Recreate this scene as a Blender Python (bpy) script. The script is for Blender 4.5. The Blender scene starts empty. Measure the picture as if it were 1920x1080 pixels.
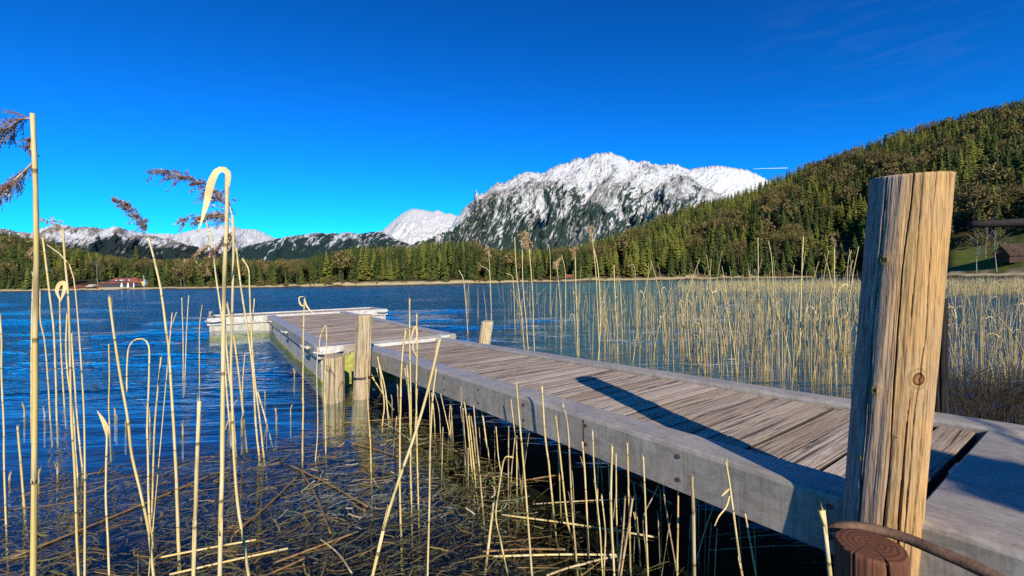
import bpy, math, random
import numpy as np
from mathutils import Vector, Matrix
random.seed(7)
RNG = np.random.default_rng(11)
sc = bpy.context.scene
COL = sc.collection

# ------------------------------------------------------------------ camera model (photo pixels 1920x1080)
FPX, CAMH = 800.0, 1.5
AL = math.atan(15 / 800.0); ROLL = 0.018
Fw = np.array([0, math.cos(AL), -math.sin(AL)])
R0 = np.array([1.0, 0, 0]); U0 = np.array([0, math.sin(AL), math.cos(AL)])
Rt = math.cos(ROLL) * R0 - math.sin(ROLL) * U0
Up = math.sin(ROLL) * R0 + math.cos(ROLL) * U0
CAM = np.array([0, 0, CAMH])
def ray(x, y): return Fw + (x - 960) / FPX * Rt - (y - 540) / FPX * Up
def P(x, y, z=0.0):
    d = ray(x, y); return CAM + d * (z - CAMH) / d[2]
def D(x, y, dep):
    d = ray(x, y); return CAM + d * dep / d[1]
def hor(px): return 525 + 0.018 * (960 - px)

cam = bpy.data.cameras.new('camera'); cam.sensor_width = 36; cam.lens = 36 * FPX / 1920
cam.clip_start = 0.05; cam.clip_end = 30000
co = bpy.data.objects.new('camera', cam); COL.objects.link(co)
m = Matrix.Identity(4)
for i in range(3):
    m[i][0] = Rt[i]; m[i][1] = Up[i]; m[i][2] = -Fw[i]; m[i][3] = CAM[i]
co.matrix_world = m
sc.camera = co

# ------------------------------------------------------------------ light
SUN_AZ = math.radians(162.5)      # direction towards the sun, measured from +Y to +X
SUN_EL = math.radians(27)
w = bpy.data.worlds.new('World'); sc.world = w; w.use_nodes = True
wt = w.node_tree; wt.nodes.clear()
sky = wt.nodes.new('ShaderNodeTexSky'); sky.sky_type = 'NISHITA'; sky.sun_disc = False
sky.sun_elevation = SUN_EL; sky.sun_rotation = SUN_AZ
sky.altitude = 1000; sky.air_density = 1.0; sky.dust_density = 0.15; sky.ozone_density = 5.0
hs = wt.nodes.new('ShaderNodeGamma'); hs.inputs['Gamma'].default_value = 1.5
tintn = wt.nodes.new('ShaderNodeMix'); tintn.data_type = 'RGBA'; tintn.blend_type = 'MULTIPLY'; tintn.inputs['Factor'].default_value = 1.0
tintn.inputs[7].default_value = (.035, .62, .93, 1)
bg = wt.nodes.new('ShaderNodeBackground'); bg.inputs[1].default_value = 0.072
wo = wt.nodes.new('ShaderNodeOutputWorld')
wt.links.new(sky.outputs[0], hs.inputs['Color']); wt.links.new(hs.outputs[0], tintn.inputs[6]); 
wtc = wt.nodes.new('ShaderNodeTexCoord'); wmp = wt.nodes.new('ShaderNodeMapping'); wmp.inputs['Scale'].default_value = (5, 5, 26); wmp.inputs['Rotation'].default_value = (0, math.radians(-14), 0)
wns = wt.nodes.new('ShaderNodeTexNoise'); wns.inputs['Scale'].default_value = 1.6; wns.inputs['Detail'].default_value = 7; wns.inputs['Roughness'].default_value = .62; wns.inputs['Distortion'].default_value = .8
wdt = wt.nodes.new('ShaderNodeVectorMath'); wdt.operation = 'DOT_PRODUCT'; rv_ = ray(1640, 75); rv_ = rv_ / np.linalg.norm(rv_); wdt.inputs[1].default_value = tuple(rv_)
wrm = wt.nodes.new('ShaderNodeMapRange'); wrm.inputs[1].default_value = .978; wrm.inputs[2].default_value = .9985
wr2 = wt.nodes.new('ShaderNodeMapRange'); wr2.inputs[1].default_value = .50; wr2.inputs[2].default_value = .80
wmm = wt.nodes.new('ShaderNodeMath'); wmm.operation = 'MULTIPLY'; wm3 = wt.nodes.new('ShaderNodeMath'); wm3.operation = 'MULTIPLY'; wm3.inputs[1].default_value = .035
wmx = wt.nodes.new('ShaderNodeMix'); wmx.data_type = 'RGBA'; wmx.inputs[7].default_value = (5.5, 7.5, 10.5, 1)
wt.links.new(wtc.outputs['Generated'], wmp.inputs[0]); wt.links.new(wmp.outputs[0], wns.inputs['Vector']); wt.links.new(wtc.outputs['Generated'], wdt.inputs[0])
wt.links.new(wdt.outputs['Value'], wrm.inputs[0]); wt.links.new(wns.outputs[0], wr2.inputs[0]); wt.links.new(wrm.outputs[0], wmm.inputs[0]); wt.links.new(wr2.outputs[0], wmm.inputs[1])
wt.links.new(wmm.outputs[0], wm3.inputs[0]); wt.links.new(wm3.outputs[0], wmx.inputs[0]); wt.links.new(tintn.outputs[2], wmx.inputs[6]); wt.links.new(wmx.outputs[2], bg.inputs[0]); wt.links.new(bg.outputs[0], wo.inputs[0])
sl = bpy.data.lights.new('sun', 'SUN'); sl.energy = 5.0; sl.angle = math.radians(0.5); sl.color = (1.0, 0.9, 0.74)
so = bpy.data.objects.new('sun', sl); COL.objects.link(so)
sdir = Vector((math.sin(SUN_AZ) * math.cos(SUN_EL), math.cos(SUN_AZ) * math.cos(SUN_EL), math.sin(SUN_EL)))
so.rotation_euler = sdir.to_track_quat('Z', 'Y').to_euler()
so.location = sdir * 50
sc.view_settings.view_transform = 'Standard'; sc.view_settings.look = 'None'
sc.view_settings.exposure = 0.4; sc.view_settings.gamma = 1.0
sc.cycles.use_denoising = False; sc.cycles.max_bounces = 8; sc.cycles.transparent_max_bounces = 16; sc.cycles.caustics_reflective = False
sc.cycles.caustics_refractive = False; sc.cycles.diffuse_bounces = 3; sc.cycles.glossy_bounces = 3

# ------------------------------------------------------------------ node helper
class NT:
    def __init__(s, name):
        s.m = bpy.data.materials.new(name); s.m.use_nodes = True
        s.t = s.m.node_tree; s.t.nodes.clear()
        s.out = s.t.nodes.new('ShaderNodeOutputMaterial')
    def n(s, typ, **kw):
        x = s.t.nodes.new(typ)
        for k, v in kw.items(): setattr(x, k, v)
        return x
    def put(s, sock, v):
        if isinstance(v, bpy.types.NodeSocket): s.t.links.new(v, sock)
        elif v is not None:
            if sock.type == 'RGBA' and len(v) == 3: v = (*v, 1)
            sock.default_value = v
    def coord(s, which='Object'): return s.n('ShaderNodeTexCoord').outputs[which]
    def attr(s, name, out='Fac'): return s.n('ShaderNodeAttribute', attribute_name=name).outputs[out]
    def rand(s): return s.n('ShaderNodeObjectInfo').outputs['Random']
    def map(s, vec, scale=(1, 1, 1), loc=(0, 0, 0), rot=(0, 0, 0)):
        x = s.n('ShaderNodeMapping'); s.put(x.inputs['Vector'], vec)
        s.put(x.inputs['Scale'], scale); s.put(x.inputs['Location'], loc); s.put(x.inputs['Rotation'], rot)
        return x.outputs[0]
    def noise(s, vec, scale=1, detail=4, rough=.55, dist=0, out=0):
        x = s.n('ShaderNodeTexNoise'); s.put(x.inputs['Vector'], vec); s.put(x.inputs['Scale'], scale)
        s.put(x.inputs['Detail'], detail); s.put(x.inputs['Roughness'], rough); s.put(x.inputs['Distortion'], dist)
        return x.outputs[out]
    def ramp(s, fac, stops, interp='LINEAR'):
        x = s.n('ShaderNodeValToRGB'); x.color_ramp.interpolation = interp
        e = x.color_ramp.elements
        while len(e) < len(stops): e.new(0.5)
        for q, (p, c) in zip(e, stops):
            q.position = p; q.color = (c, c, c, 1) if isinstance(c, (int, float)) else (*c, 1)
        s.put(x.inputs[0], fac); return x.outputs[0]
    def mix(s, fac, a, b, mode='MIX'):
        x = s.n('ShaderNodeMix', data_type='RGBA', blend_type=mode)
        s.put(x.inputs['Factor'], fac); s.put(x.inputs['A'], a) if False else None
        s.put(x.inputs[6], a); s.put(x.inputs[7], b); return x.outputs[2]
    def math(s, op, a, b=None, c=None):
        x = s.n('ShaderNodeMath', operation=op); s.put(x.inputs[0], a)
        if b is not None: s.put(x.inputs[1], b)
        if c is not None: s.put(x.inputs[2], c)
        return x.outputs[0]
    def comb(s, a, b, c):
        x = s.n('ShaderNodeCombineXYZ'); s.put(x.inputs[0], a); s.put(x.inputs[1], b); s.put(x.inputs[2], c); return x.outputs[0]
    def sep(s, v):
        x = s.n('ShaderNodeSeparateXYZ'); s.put(x.inputs[0], v); return x.outputs
    def bump(s, h, strength=.5, dist=.01, normal=None):
        x = s.n('ShaderNodeBump'); s.put(x.inputs['Height'], h); s.put(x.inputs['Strength'], strength)
        s.put(x.inputs['Distance'], dist)
        if normal is not None: s.put(x.inputs['Normal'], normal)
        return x.outputs[0]
    def bsdf(s, color, rough=.7, metal=0, normal=None, spec=.3, emit=None):
        x = s.n('ShaderNodeBsdfPrincipled'); s.put(x.inputs['Base Color'], color); s.put(x.inputs['Roughness'], rough)
        s.put(x.inputs['Metallic'], metal); s.put(x.inputs['Specular IOR Level'], spec)
        if normal is not None: s.put(x.inputs['Normal'], normal)
        s.t.links.new(x.outputs[0], s.out.inputs[0]); return x

MAT = {}
def plain(name, col, rough=.7, metal=0, var=.25, scale=6, spec=.3):
    t = NT(name); o = t.coord()
    f = t.noise(o, scale, 5, .6)
    c = t.mix(t.ramp(f, [(.3, 0), (.7, 1)]), tuple(k * (1 - var) for k in col), tuple(min(1, k * (1 + var)) for k in col))
    t.bsdf(c, rough, metal, t.bump(t.noise(o, scale * 4, 4), .25, .01), spec)
    MAT[name] = t.m; return t.m

# --- reeds
def reed_mat(name, c1, c2, c3):
    t = NT(name); r = t.rand(); uv = t.coord('UV'); s = t.sep(uv)
    base = t.mix(r, c1, c2)
    # nodes every ~0.2 m (V is metres along the stem)
    fr = t.math('FRACT', t.math('MULTIPLY', t.math('ADD', s[1], t.math('MULTIPLY', r, 3)), 4.6))
    node = t.ramp(fr, [(0, 1), (.02, 1), (.035, 0), (1, 0)])
    shth = t.ramp(fr, [(.0, 0), (.5, 0), (.9, .7), (1, .2)])
    n1 = t.noise(t.map(uv, (3, 5, 1)), 2, 4, .6)
    c = t.mix(t.ramp(n1, [(.35, 0), (.75, .8)]), base, c3)
    c = t.mix(shth, c, t.mix(.5, base, (.74, .66, .46)))
    c = t.mix(t.math('MULTIPLY', node, .8), c, (.09, .055, .02))
    n2 = t.noise(t.map(uv, (40, 3, 1)), 1, 3)
    c = t.mix(t.ramp(n2, [(.4, 0), (.8, .45)]), c, (.20, .13, .05))
    n3 = t.noise(t.map(t.coord(), (30, 30, 5)), 1, 4, .6)
    c = t.mix(t.ramp(n3, [(.55, 0), (.72, .75)]), c, (.17, .11, .055))
    n4 = t.noise(t.map(t.coord(), (12, 12, 2.2)), 1, 3, .6)
    c = t.mix(t.ramp(n4, [(.56, 0), (.7, .6)]), c, (.42, .37, .29))
    t.bsdf(c, .55, 0, t.bump(n2, .3, .002), .35)
    MAT[name] = t.m
reed_mat('straw', (.62, .47, .17), (.74, .61, .30), (.55, .37, .08))
reed_mat('straw_grey', (.34, .25, .13), (.55, .43, .21), (.16, .11, .06))
plain('plume', (.20, .13, .105), .9, 0, .5, 60, .1)
plain('plume_tan', (.40, .26, .13), .9, 0, .4, 60, .1)
plain('dry_leaf', (.62, .46, .21), .6, 0, .25, 25, .2)
plain('wet_leaf', (.22, .13, .05), .5, 0, .4, 25, .3)

# --- timber
def timber(name, warm, grey, dark, length_axis=2, fine=60, rough=.75, greymix=.45, attr_crack=False, knots=(), bumpk=.5, weather=None):
    t = NT(name); o = t.coord()
    sc1 = [fine, fine, fine]; sc1[length_axis] = fine * .035
    g = t.noise(t.map(o, tuple(sc1)), 1, 6, .65, .3)
    sc2 = [14, 14, 14]; sc2[length_axis] = .8
    b = t.noise(t.map(o, tuple(sc2)), 1, 4, .6, .6)
    big = t.noise(o, 3.5, 4, .6)
    c = t.mix(t.ramp(b, [(.3, 0), (.7, 1)]), warm, tuple(k * .62 for k in warm))
    c = t.mix(t.math('MULTIPLY', t.ramp(big, [(.35, 0), (.65, 1)]), greymix), c, grey)
    c = t.mix(t.ramp(g, [(.36, .75), (.5, 0)]), c, dark)
    g4 = t.noise(t.map(o, tuple(q * 3.2 for q in sc1)), 1, 4, .6, .2)
    c = t.mix(t.ramp(g4, [(.38, .55), (.52, 0)]), c, tuple(k * 1.6 for k in dark))
    h = t.math('ADD', g, t.math('MULTIPLY', g4, .5))
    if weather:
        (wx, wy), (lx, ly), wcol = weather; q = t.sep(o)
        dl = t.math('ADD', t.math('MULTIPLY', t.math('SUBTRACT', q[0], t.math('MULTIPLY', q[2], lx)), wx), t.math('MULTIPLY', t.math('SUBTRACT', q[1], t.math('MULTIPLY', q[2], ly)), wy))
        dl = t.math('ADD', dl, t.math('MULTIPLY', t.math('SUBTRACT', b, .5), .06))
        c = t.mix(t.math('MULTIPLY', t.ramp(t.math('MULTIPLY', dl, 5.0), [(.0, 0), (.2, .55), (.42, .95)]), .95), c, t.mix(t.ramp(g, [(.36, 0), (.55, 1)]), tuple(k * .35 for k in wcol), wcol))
    for (kx, ky, kz, kr) in knots:
        v = t.n('ShaderNodeVectorMath', operation='SUBTRACT'); t.put(v.inputs[0], o); v.inputs[1].default_value = (kx, ky, kz)
        vm = t.map(v.outputs[0], (1, 1, .85))
        l = t.n('ShaderNodeVectorMath', operation='LENGTH'); t.put(l.inputs[0], vm)
        dist = t.math('ADD', l.outputs['Value'], t.math('MULTIPLY', t.math('SUBTRACT', t.noise(o, 40, 3), .5), kr * .5))
        ring = t.ramp(t.math('DIVIDE', dist, kr * 4), [(0, (.19, .08, .03)), (.12, (.32, .15, .05)), (.2, (.16, .07, .025)), (.25, (.05, .02, .01)), (.29, (.45, .29, .12)), (.4, (.28, .16, .07)), (.55, (.5, .33, .16)), (1, (.5, .33, .16))])
        msk = t.ramp(t.math('DIVIDE', dist, kr * 4), [(0, 1), (.3, 1), (.62, 0), (1, 0)])
        c = t.mix(msk, c, ring)
    nzz = t.sep(t.n('ShaderNodeNewGeometry').outputs['Normal'])[2]
    so_ = t.sep(o); rr2 = t.n('ShaderNodeVectorMath', operation='LENGTH'); t.put(rr2.inputs[0], t.comb(so_[0], so_[1], 0))
    rg_ = t.math('ADD', t.math('MULTIPLY', rr2.outputs['Value'], 900 / 2.0), t.math('MULTIPLY', t.noise(o, 30, 3), 4))
    ringc = t.mix(t.math('MULTIPLY', t.math('ADD', t.math('SINE', rg_), 1), .5), tuple(k * .75 for k in warm), tuple(k * .4 for k in warm))
    ringc = t.mix(t.ramp(t.noise(o, 45, 5, .7), [(.45, 0), (.7, .8)]), ringc, tuple(k * .9 for k in grey))
    c = t.mix(t.ramp(nzz, [(.75, 0), (.9, 1)]), c, ringc)
    if attr_crack:
        c = t.mix(t.attr('crack'), c, (.015, .01, .008))
    t.bsdf(c, rough, 0, t.bump(h, bumpk, .004), .2)
    MAT[name] = t.m; return t

def plank_mat(name):
    t = NT(name); o = t.coord(); pr = t.attr('pr')
    off = t.math('MULTIPLY', pr, 37.0)
    s = t.sep(o)
    v = t.comb(t.math('ADD', s[0], off), t.math('ADD', s[1], off), s[2])
    g = t.noise(t.map(v, (1.1, 26, 26)), 1, 7, .66, .7)
    g2 = t.noise(t.map(v, (5, 150, 150)), 1, 4, .6, .3)
    k = t.noise(t.map(v, (2.2, 5, 5)), 1, 4, .6)
    tone = t.mix(pr, (.30, .215, .14), (.56, .45, .335))
    tone = t.mix(t.ramp(k, [(.4, 0), (.7, .8)]), tone, (.46, .36, .25))
    c = t.mix(t.ramp(g, [(.38, 1), (.49, 0)]), tone, (.05, .038, .028))
    c = t.mix(t.ramp(g2, [(.35, .55), (.50, 0)]), c, (.12, .10, .078))
    c = t.mix(t.ramp(t.noise(v, 2.1, 5, .65), [(.55, 0), (.75, .55)]), c, (.12, .10, .075))
    c = t.mix(t.attr('edge'), c, (.03, .024, .018))
    hh = t.math('ADD', t.ramp(g, [(.34, 0), (.55, 1)]), t.math('MULTIPLY', g2, .6))
    t.bsdf(c, .75, 0, t.bump(hh, .9, .004), .25)
    MAT[name] = t.m
plank_mat('deck_plank')

def metal_mat(name, c1, c2, rough, metal, stain=(.2, .17, .11), st=.4):
    t = NT(name); o = t.coord()
    n1 = t.noise(o, 2.6, 6, .65); n2 = t.noise(t.map(o, (22, 5, 22)), 1, 5, .65); n3 = t.noise(o, 38, 4, .6)
    c = t.mix(t.ramp(n1, [(.3, 0), (.7, 1)]), c1, c2)
    c = t.mix(t.math('MULTIPLY', t.ramp(n2, [(.48, 0), (.75, 1)]), st), c, stain)
    c = t.mix(t.ramp(n3, [(.55, 0), (.7, .5)]), c, tuple(k * .5 for k in c1))
    n4 = t.noise(o, 7, 7, .7, 1.0)
    c = t.mix(t.ramp(n4, [(.50, 0), (.56, .45), (.60, .1), (.8, .55)]), c, tuple(k * .62 for k in c1))
    n6 = t.noise(t.map(o, (9, 34, 1.6)), 1, 5, .65); gz_ = t.sep(t.n('ShaderNodeNewGeometry').outputs['Normal'])[2]
    c = t.mix(t.math('MULTIPLY', t.ramp(n6, [(.50, 0), (.72, .75)]), t.ramp(gz_, [(.3, 1), (.6, 0)])), c, stain)
    n7 = t.noise(t.map(o, (60, 5, 60)), 1, 4, .7)
    c = t.mix(t.ramp(n7, [(.60, 0), (.70, .4)]), c, tuple(k * .45 for k in c1))
    n5 = t.noise(t.map(o, (90, 3, 3)), 1, 4, .6)
    c = t.mix(t.ramp(n5, [(.55, 0), (.75, .35)]), c, (.62, .60, .55))
    rg = t.ramp(n1, [(.3, rough - .1), (.7, rough + .12)])
    t.bsdf(c, rg, metal, t.bump(t.noise(o, 14, 5, .6), .12, .006), .5)
    MAT[name] = t.m
metal_mat('galvanised', (.31, .27, .215), (.43, .38, .31), .5, .1, (.17, .14, .09), .5)
metal_mat('pontoon_shell', (.42, .39, .33), (.58, .54, .45), .65, .0, (.22, .18, .09), .75)
metal_mat('white_steel', (.50, .475, .42), (.64, .61, .54), .5, .05, (.26, .21, .12), .65)
plain('algae', (.33, .32, .08), .85, 0, .5, 10)
plain('black_rubber', (.02, .02, .022), .6)
plain('rust', (.13, .075, .045), .7, 0, .5, 25)

# ------------------------------------------------------------------ mesh helpers
def mesh_obj(name, V, F, mat=None, parent=None, loc=None, smooth=False, uv=None, attrs=None, midx=None):
    V = np.asarray(V, dtype=np.float32)
    if loc is not None: V = V - np.asarray(loc, dtype=np.float32)
    me = bpy.data.meshes.new(name)
    if isinstance(F, np.ndarray):
        n, k = F.shape
        me.vertices.add(len(V)); me.vertices.foreach_set('co', V.ravel())
        me.loops.add(n * k); me.loops.foreach_set('vertex_index', F.astype(np.int32).ravel())
        me.polygons.add(n); me.polygons.foreach_set('loop_start', np.arange(0, n * k, k, dtype=np.int32))
        me.update(calc_edges=True)
    else:
        me.from_pydata([tuple(v) for v in V.tolist()], [], [tuple(f) for f in F]); me.update()
    mats = mat if isinstance(mat, (list, tuple)) else [mat]
    for q in mats:
        if q is not None: me.materials.append(MAT[q] if isinstance(q, str) else q)
    if midx is not None: me.polygons.foreach_set('material_index', np.asarray(midx, dtype=np.int32))
    if smooth: me.polygons.foreach_set('use_smooth', np.ones(len(me.polygons), dtype=bool))
    if uv is not None:
        l = me.uv_layers.new(name='UVMap'); li = np.empty(len(me.loops), dtype=np.int32); me.loops.foreach_get('vertex_index', li)
        l.data.foreach_set('uv', np.asarray(uv, dtype=np.float32)[li].ravel())
    for k_, a in (attrs or {}).items():
        at = me.attributes.new(k_, 'FLOAT', 'POINT'); at.data.foreach_set('value', np.asarray(a, dtype=np.float32))
    me.validate()
    ob = bpy.data.objects.new(name, me); COL.objects.link(ob)
    if parent is not None: ob.parent = parent
    if loc is not None: ob.location = [float(q) for q in loc]
    return ob
def tag(o, label=None, cat=None, group=None, kind=None):
    if label: o['label'] = label
    if cat: o['category'] = cat
    if group: o['group'] = group
    if kind: o['kind'] = kind
    return o
def empty(name, loc=(0, 0, 0), rz=0.0):
    o = bpy.data.objects.new(name, None); COL.objects.link(o); o.location = [float(q) for q in loc]; o.rotation_euler = (0, 0, rz)
    o.empty_display_size = .2
    return o
class MB:
    """collects shapes into one mesh"""
    def __init__(s): s.V = []; s.F = []; s.UV = []; s.A = {}
    def add(s, V, F, uv=None, **attrs):
        b = len(s.V); V = [tuple(map(float, v)) for v in V]
        s.V += V; s.F += [tuple(int(i) + b for i in f) for f in F]
        s.UV += ([tuple(u) for u in uv] if uv is not None else [(0, 0)] * len(V))
        for k in attrs:
            s.A.setdefault(k, [0.0] * b)
        for k in s.A: s.A[k] += [float(attrs.get(k, 0.0))] * len(V)
    def box(s, lo, hi, ch=0.0, **at):
        x0, y0, z0 = lo; x1, y1, z1 = hi
        if ch <= 0:
            V = [(x0, y0, z0), (x1, y0, z0), (x1, y1, z0), (x0, y1, z0), (x0, y0, z1), (x1, y0, z1), (x1, y1, z1), (x0, y1, z1)]
            F = [(0, 3, 2, 1), (4, 5, 6, 7), (0, 1, 5, 4), (1, 2, 6, 5), (2, 3, 7, 6), (3, 0, 4, 7)]
        else:
            c = ch
            V = [(x0, y0, z0), (x1, y0, z0), (x1, y1, z0), (x0, y1, z0), (x0, y0, z1 - c), (x1, y0, z1 - c), (x1, y1, z1 - c), (x0, y1, z1 - c),
                 (x0 + c, y0 + c, z1), (x1 - c, y0 + c, z1), (x1 - c, y1 - c, z1), (x0 + c, y1 - c, z1)]
            F = [(0, 3, 2, 1), (8, 9, 10, 11)]
            for a, b in ((0, 1), (1, 2), (2, 3), (3, 0)):
                F += [(a, b, b + 4, a + 4), (a + 4, b + 4, b + 8, a + 8)]
        s.add(V, F, **at)
    def prism(s, poly, fn0, fn1, **at):
        """poly list of 2d points swept from fn0(p) to fn1(p)"""
        n = len(poly); V = [fn0(p) for p in poly] + [fn1(p) for p in poly]
        F = [(i, (i + 1) % n, (i + 1) % n + n, i + n) for i in range(n)] + [tuple(range(n))[::-1], tuple(range(n, 2 * n))]
        s.add(V, F, **at)
    def tube(s, pts, rad, sides=8, cap=True, **at):
        V, F, UV = tube(pts, rad, sides, cap); s.add(V, F, UV, **at)
    def build(s, name, mat, parent=None, loc=None, smooth=False):
        return mesh_obj(name, s.V, s.F, mat, parent, loc, smooth, s.UV, {k: v for k, v in s.A.items()})
def tube(pts, rad, sides=8, cap=True):
    pts = np.asarray(pts, float); n = len(pts)
    rad = np.full(n, rad) if np.isscalar(rad) else np.asarray(rad, float)
    tg = np.gradient(pts, axis=0); tg /= np.linalg.norm(tg, axis=1)[:, None] + 1e-12
    up = np.array([0, 0, 1.0]) if abs(tg[0][2]) < .8 else np.array([0, 1.0, 0])
    L = np.concatenate([[0], np.cumsum(np.linalg.norm(np.diff(pts, axis=0), axis=1))])
    V = []; UV = []; F = []
    for i in range(n):
        a = np.cross(tg[i], up); a /= np.linalg.norm(a) + 1e-12; b = np.cross(a, tg[i]); up = b
        for k in range(sides):
            an = 2 * math.pi * k / sides
            V.append(pts[i] + rad[i] * (math.cos(an) * a + math.sin(an) * b)); UV.append((k / sides, L[i]))
    for i in range(n - 1):
        for k in range(sides):
            k2 = (k + 1) % sides
            F.append((i * sides + k, i * sides + k2, (i + 1) * sides + k2, (i + 1) * sides + k))
    if cap:
        F.append(tuple(range(sides))[::-1]); F.append(tuple((n - 1) * sides + k for k in range(sides)))
    return V, F, UV
def resample(pts, n):
    pts = np.asarray(pts, float)
    if len(pts) < 3:
        t = np.linspace(0, 1, n)[:, None]; return pts[0] * (1 - t) + pts[-1] * t
    L = np.concatenate([[0], np.cumsum(np.linalg.norm(np.diff(pts, axis=0), axis=1))])
    q = np.linspace(0, L[-1], n); out = []
    ext = np.vstack([2 * pts[0] - pts[1], pts, 2 * pts[-1] - pts[-2]])
    for v in q:
        i = min(max(np.searchsorted(L, v) - 1, 0), len(pts) - 2); t = (v - L[i]) / max(L[i + 1] - L[i], 1e-9)
        p0, p1, p2, p3 = ext[i], ext[i + 1], ext[i + 2], ext[i + 3]
        out.append(.5 * ((2 * p1) + (-p0 + p2) * t + (2 * p0 - 5 * p1 + 4 * p2 - p3) * t ** 2 + (-p0 + 3 * p1 - 3 * p2 + p3) * t ** 3))
    return np.array(out)

# ------------------------------------------------------------------ numpy noise
def vnoise(x, y, seed=0):
    xi = np.floor(x).astype(np.int64); yi = np.floor(y).astype(np.int64); xf = x - xi; yf = y - yi
    def h(a, b):
        n = (a * 374761393 + b * 668265263 + seed * 982451653) & 0xFFFFFFFF
        n = ((n ^ (n >> 13)) * 1274126177) & 0xFFFFFFFF
        n = n ^ (n >> 16); return (n & 0xFFFF) / 65535.0
    u = xf * xf * xf * (xf * (xf * 6 - 15) + 10); v = yf * yf * yf * (yf * (yf * 6 - 15) + 10)
    return (h(xi, yi) * (1 - u) + h(xi + 1, yi) * u) * (1 - v) + (h(xi, yi + 1) * (1 - u) + h(xi + 1, yi + 1) * u) * v
def fbm(x, y, o=5, seed=0, g=.5):
    a = 1; s = 0; t = 0
    for i in range(o):
        s = s + a * vnoise(x * 2 ** i, y * 2 ** i, seed + i * 17); t += a; a *= g
    return s / t
def ridged(x, y, o=5, seed=0, g=.55):
    a = 1; s = 0; t = 0
    for i in range(o):
        s = s + a * (1 - np.abs(2 * vnoise(x * 2 ** i, y * 2 ** i, seed + i * 31) - 1)); t += a; a *= g
    return s / t
def ip(tab): 
    xs = [q[0] for q in tab]; ys = [q[1] for q in tab]
    return lambda v: np.interp(v, xs, ys)

# ------------------------------------------------------------------ terrain
shoreY = ip([(-900, 420), (-200, 330), (0, 300), (200, 255), (400, 240), (600, 225), (800, 235), (1050, 280), (1300, 270), (1600, 225), (1700, 185), (1780, 155), (1920, 135), (2200, 105), (3000, 70)])
ridgeY = ip([(-900, 700), (-300, 620), (0, 560), (150, 480), (300, 420), (560, 380), (620, 320), (800, 330), (1000, 380), (1100, 430), (1200, 480), (1400, 520), (1600, 520), (1800, 470), (1920, 430), (2300, 380), (3000, 330)])
SKY = [(-900, 400), (-200, 415), (0, 432), (60, 445), (110, 458), (150, 468), (200, 480), (300, 491), (400, 484), (460, 488), (520, 493), (570, 490), (600, 478), (640, 470), (680, 462), (720, 467), (760, 462), (800, 455), (850, 452), (880, 456), (920, 468), (960, 466), (1000, 468), (1040, 466), (1080, 461), (1100, 455), (1140, 445), (1180, 430), (1220, 413), (1260, 396), (1300, 382), (1350, 370), (1400, 352), (1460, 328), (1500, 309), (1560, 288), (1620, 268), (1680, 247), (1740, 230), (1800, 215), (1860, 200), (1920, 185), (2000, 165), (2300, 110), (3000, 60)]
skyY = ip(SKY)
def esky(px): return (hor(px) - skyY(px)) / FPX
def ridgeH(px): return np.maximum(1.5 + esky(px) * ridgeY(px) - 15.0, 3.0)
nearbed = ip([(0, -.05), (1.0, -.16), (2.5, -.30), (5, -.50), (8, -.9), (15, -2.0), (30, -4), (60, -6), (100000, -6)])
def ground(px, Y):
    Ys, Yr = shoreY(px), ridgeY(px)
    bed = np.maximum(nearbed(Y), -6)
    bed = np.where(Y > Ys - 40, np.minimum(-.02, bed * np.clip((Ys - Y) / 40, 0, 1)), bed)
    s = np.clip((Y - Ys) / (Yr - Ys), 0, 1)
    nz = fbm(px / 90.0, Y / 45.0, 3, 5) - .5
    land = .9 * np.clip((Y - Ys) / 4, 0, 1) + ridgeH(px) * np.clip((s - .02), 0, 1) ** .95 + nz * 9 * np.clip(s * 4, 0, 1) * (1 - s)
    back = ridgeH(px) * np.clip(1 - (Y - Yr) / 400, 0, 1)
    land = np.where(Y > Yr, back + .9, land)
    return np.where(Y < Ys, bed, land)
pxs = np.concatenate([np.linspace(-900, 0, 40), np.linspace(8, 1920, 240), np.linspace(1935, 3000, 40)])
f_in = np.concatenate([np.geomspace(.0018, .3, 70), np.linspace(.34, .9, 10), [.93, .96, .98, .99, .995, 1.0]])
g_out = np.concatenate([[.004, .01, .018, .03, .045], np.linspace(.07, 1, 42)])
far = np.concatenate([np.linspace(30, 400, 8), [700, 1300, 2500, 4800]])
rowsV = []
for f in f_in: rowsV.append((pxs, shoreY(pxs) * f))
for g in g_out: rowsV.append((pxs, shoreY(pxs) + (ridgeY(pxs) - shoreY(pxs)) * g))
for d in far: rowsV.append((pxs, ridgeY(pxs) + d))
PXG = np.array([r[0] for r in rowsV]); YG = np.array([r[1] for r in rowsV])
ZG = ground(PXG, YG)
XG = (PXG - 960) / FPX * YG
nr, nc = PXG.shape
idx = np.arange(nr * nc).reshape(nr, nc)
def gridfaces(idx): return np.stack([idx[:-1, :-1], idx[:-1, 1:], idx[1:, 1:], idx[1:, :-1]], -1).reshape(-1, 4)
ds = (YG - shoreY(PXG)) + (fbm(PXG / 26.0, YG * 0, 4, 91) - .5) * 9
mead = np.clip((PXG - 1775) / 20, 0, 1) * np.clip((ds - 6) / 4, 0, 1) * np.clip((30 - ds) / 4, 0, 1)
mead = np.maximum(mead, np.clip((120 - PXG) / 60, 0, 1) * np.clip((ds - 2) / 4, 0, 1) * np.clip((30 - ds) / 8, 0, 1) * .5)
marl = np.clip((PXG - 860) / 240, 0, 1) * np.clip((1750 - PXG) / 150, .25, 1)
beach = np.clip((ds + 1) / 2, 0, 1) * np.clip((7 - ds) / 3, 0, 1)
t = NT('ground'); o = t.coord()
s = t.sep(o)
bedc = t.mix(t.ramp(t.noise(o, 1.3, 5, .6), [(.35, 0), (.7, 1)]), (.018, .015, .008), (.055, .043, .02))
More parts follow.
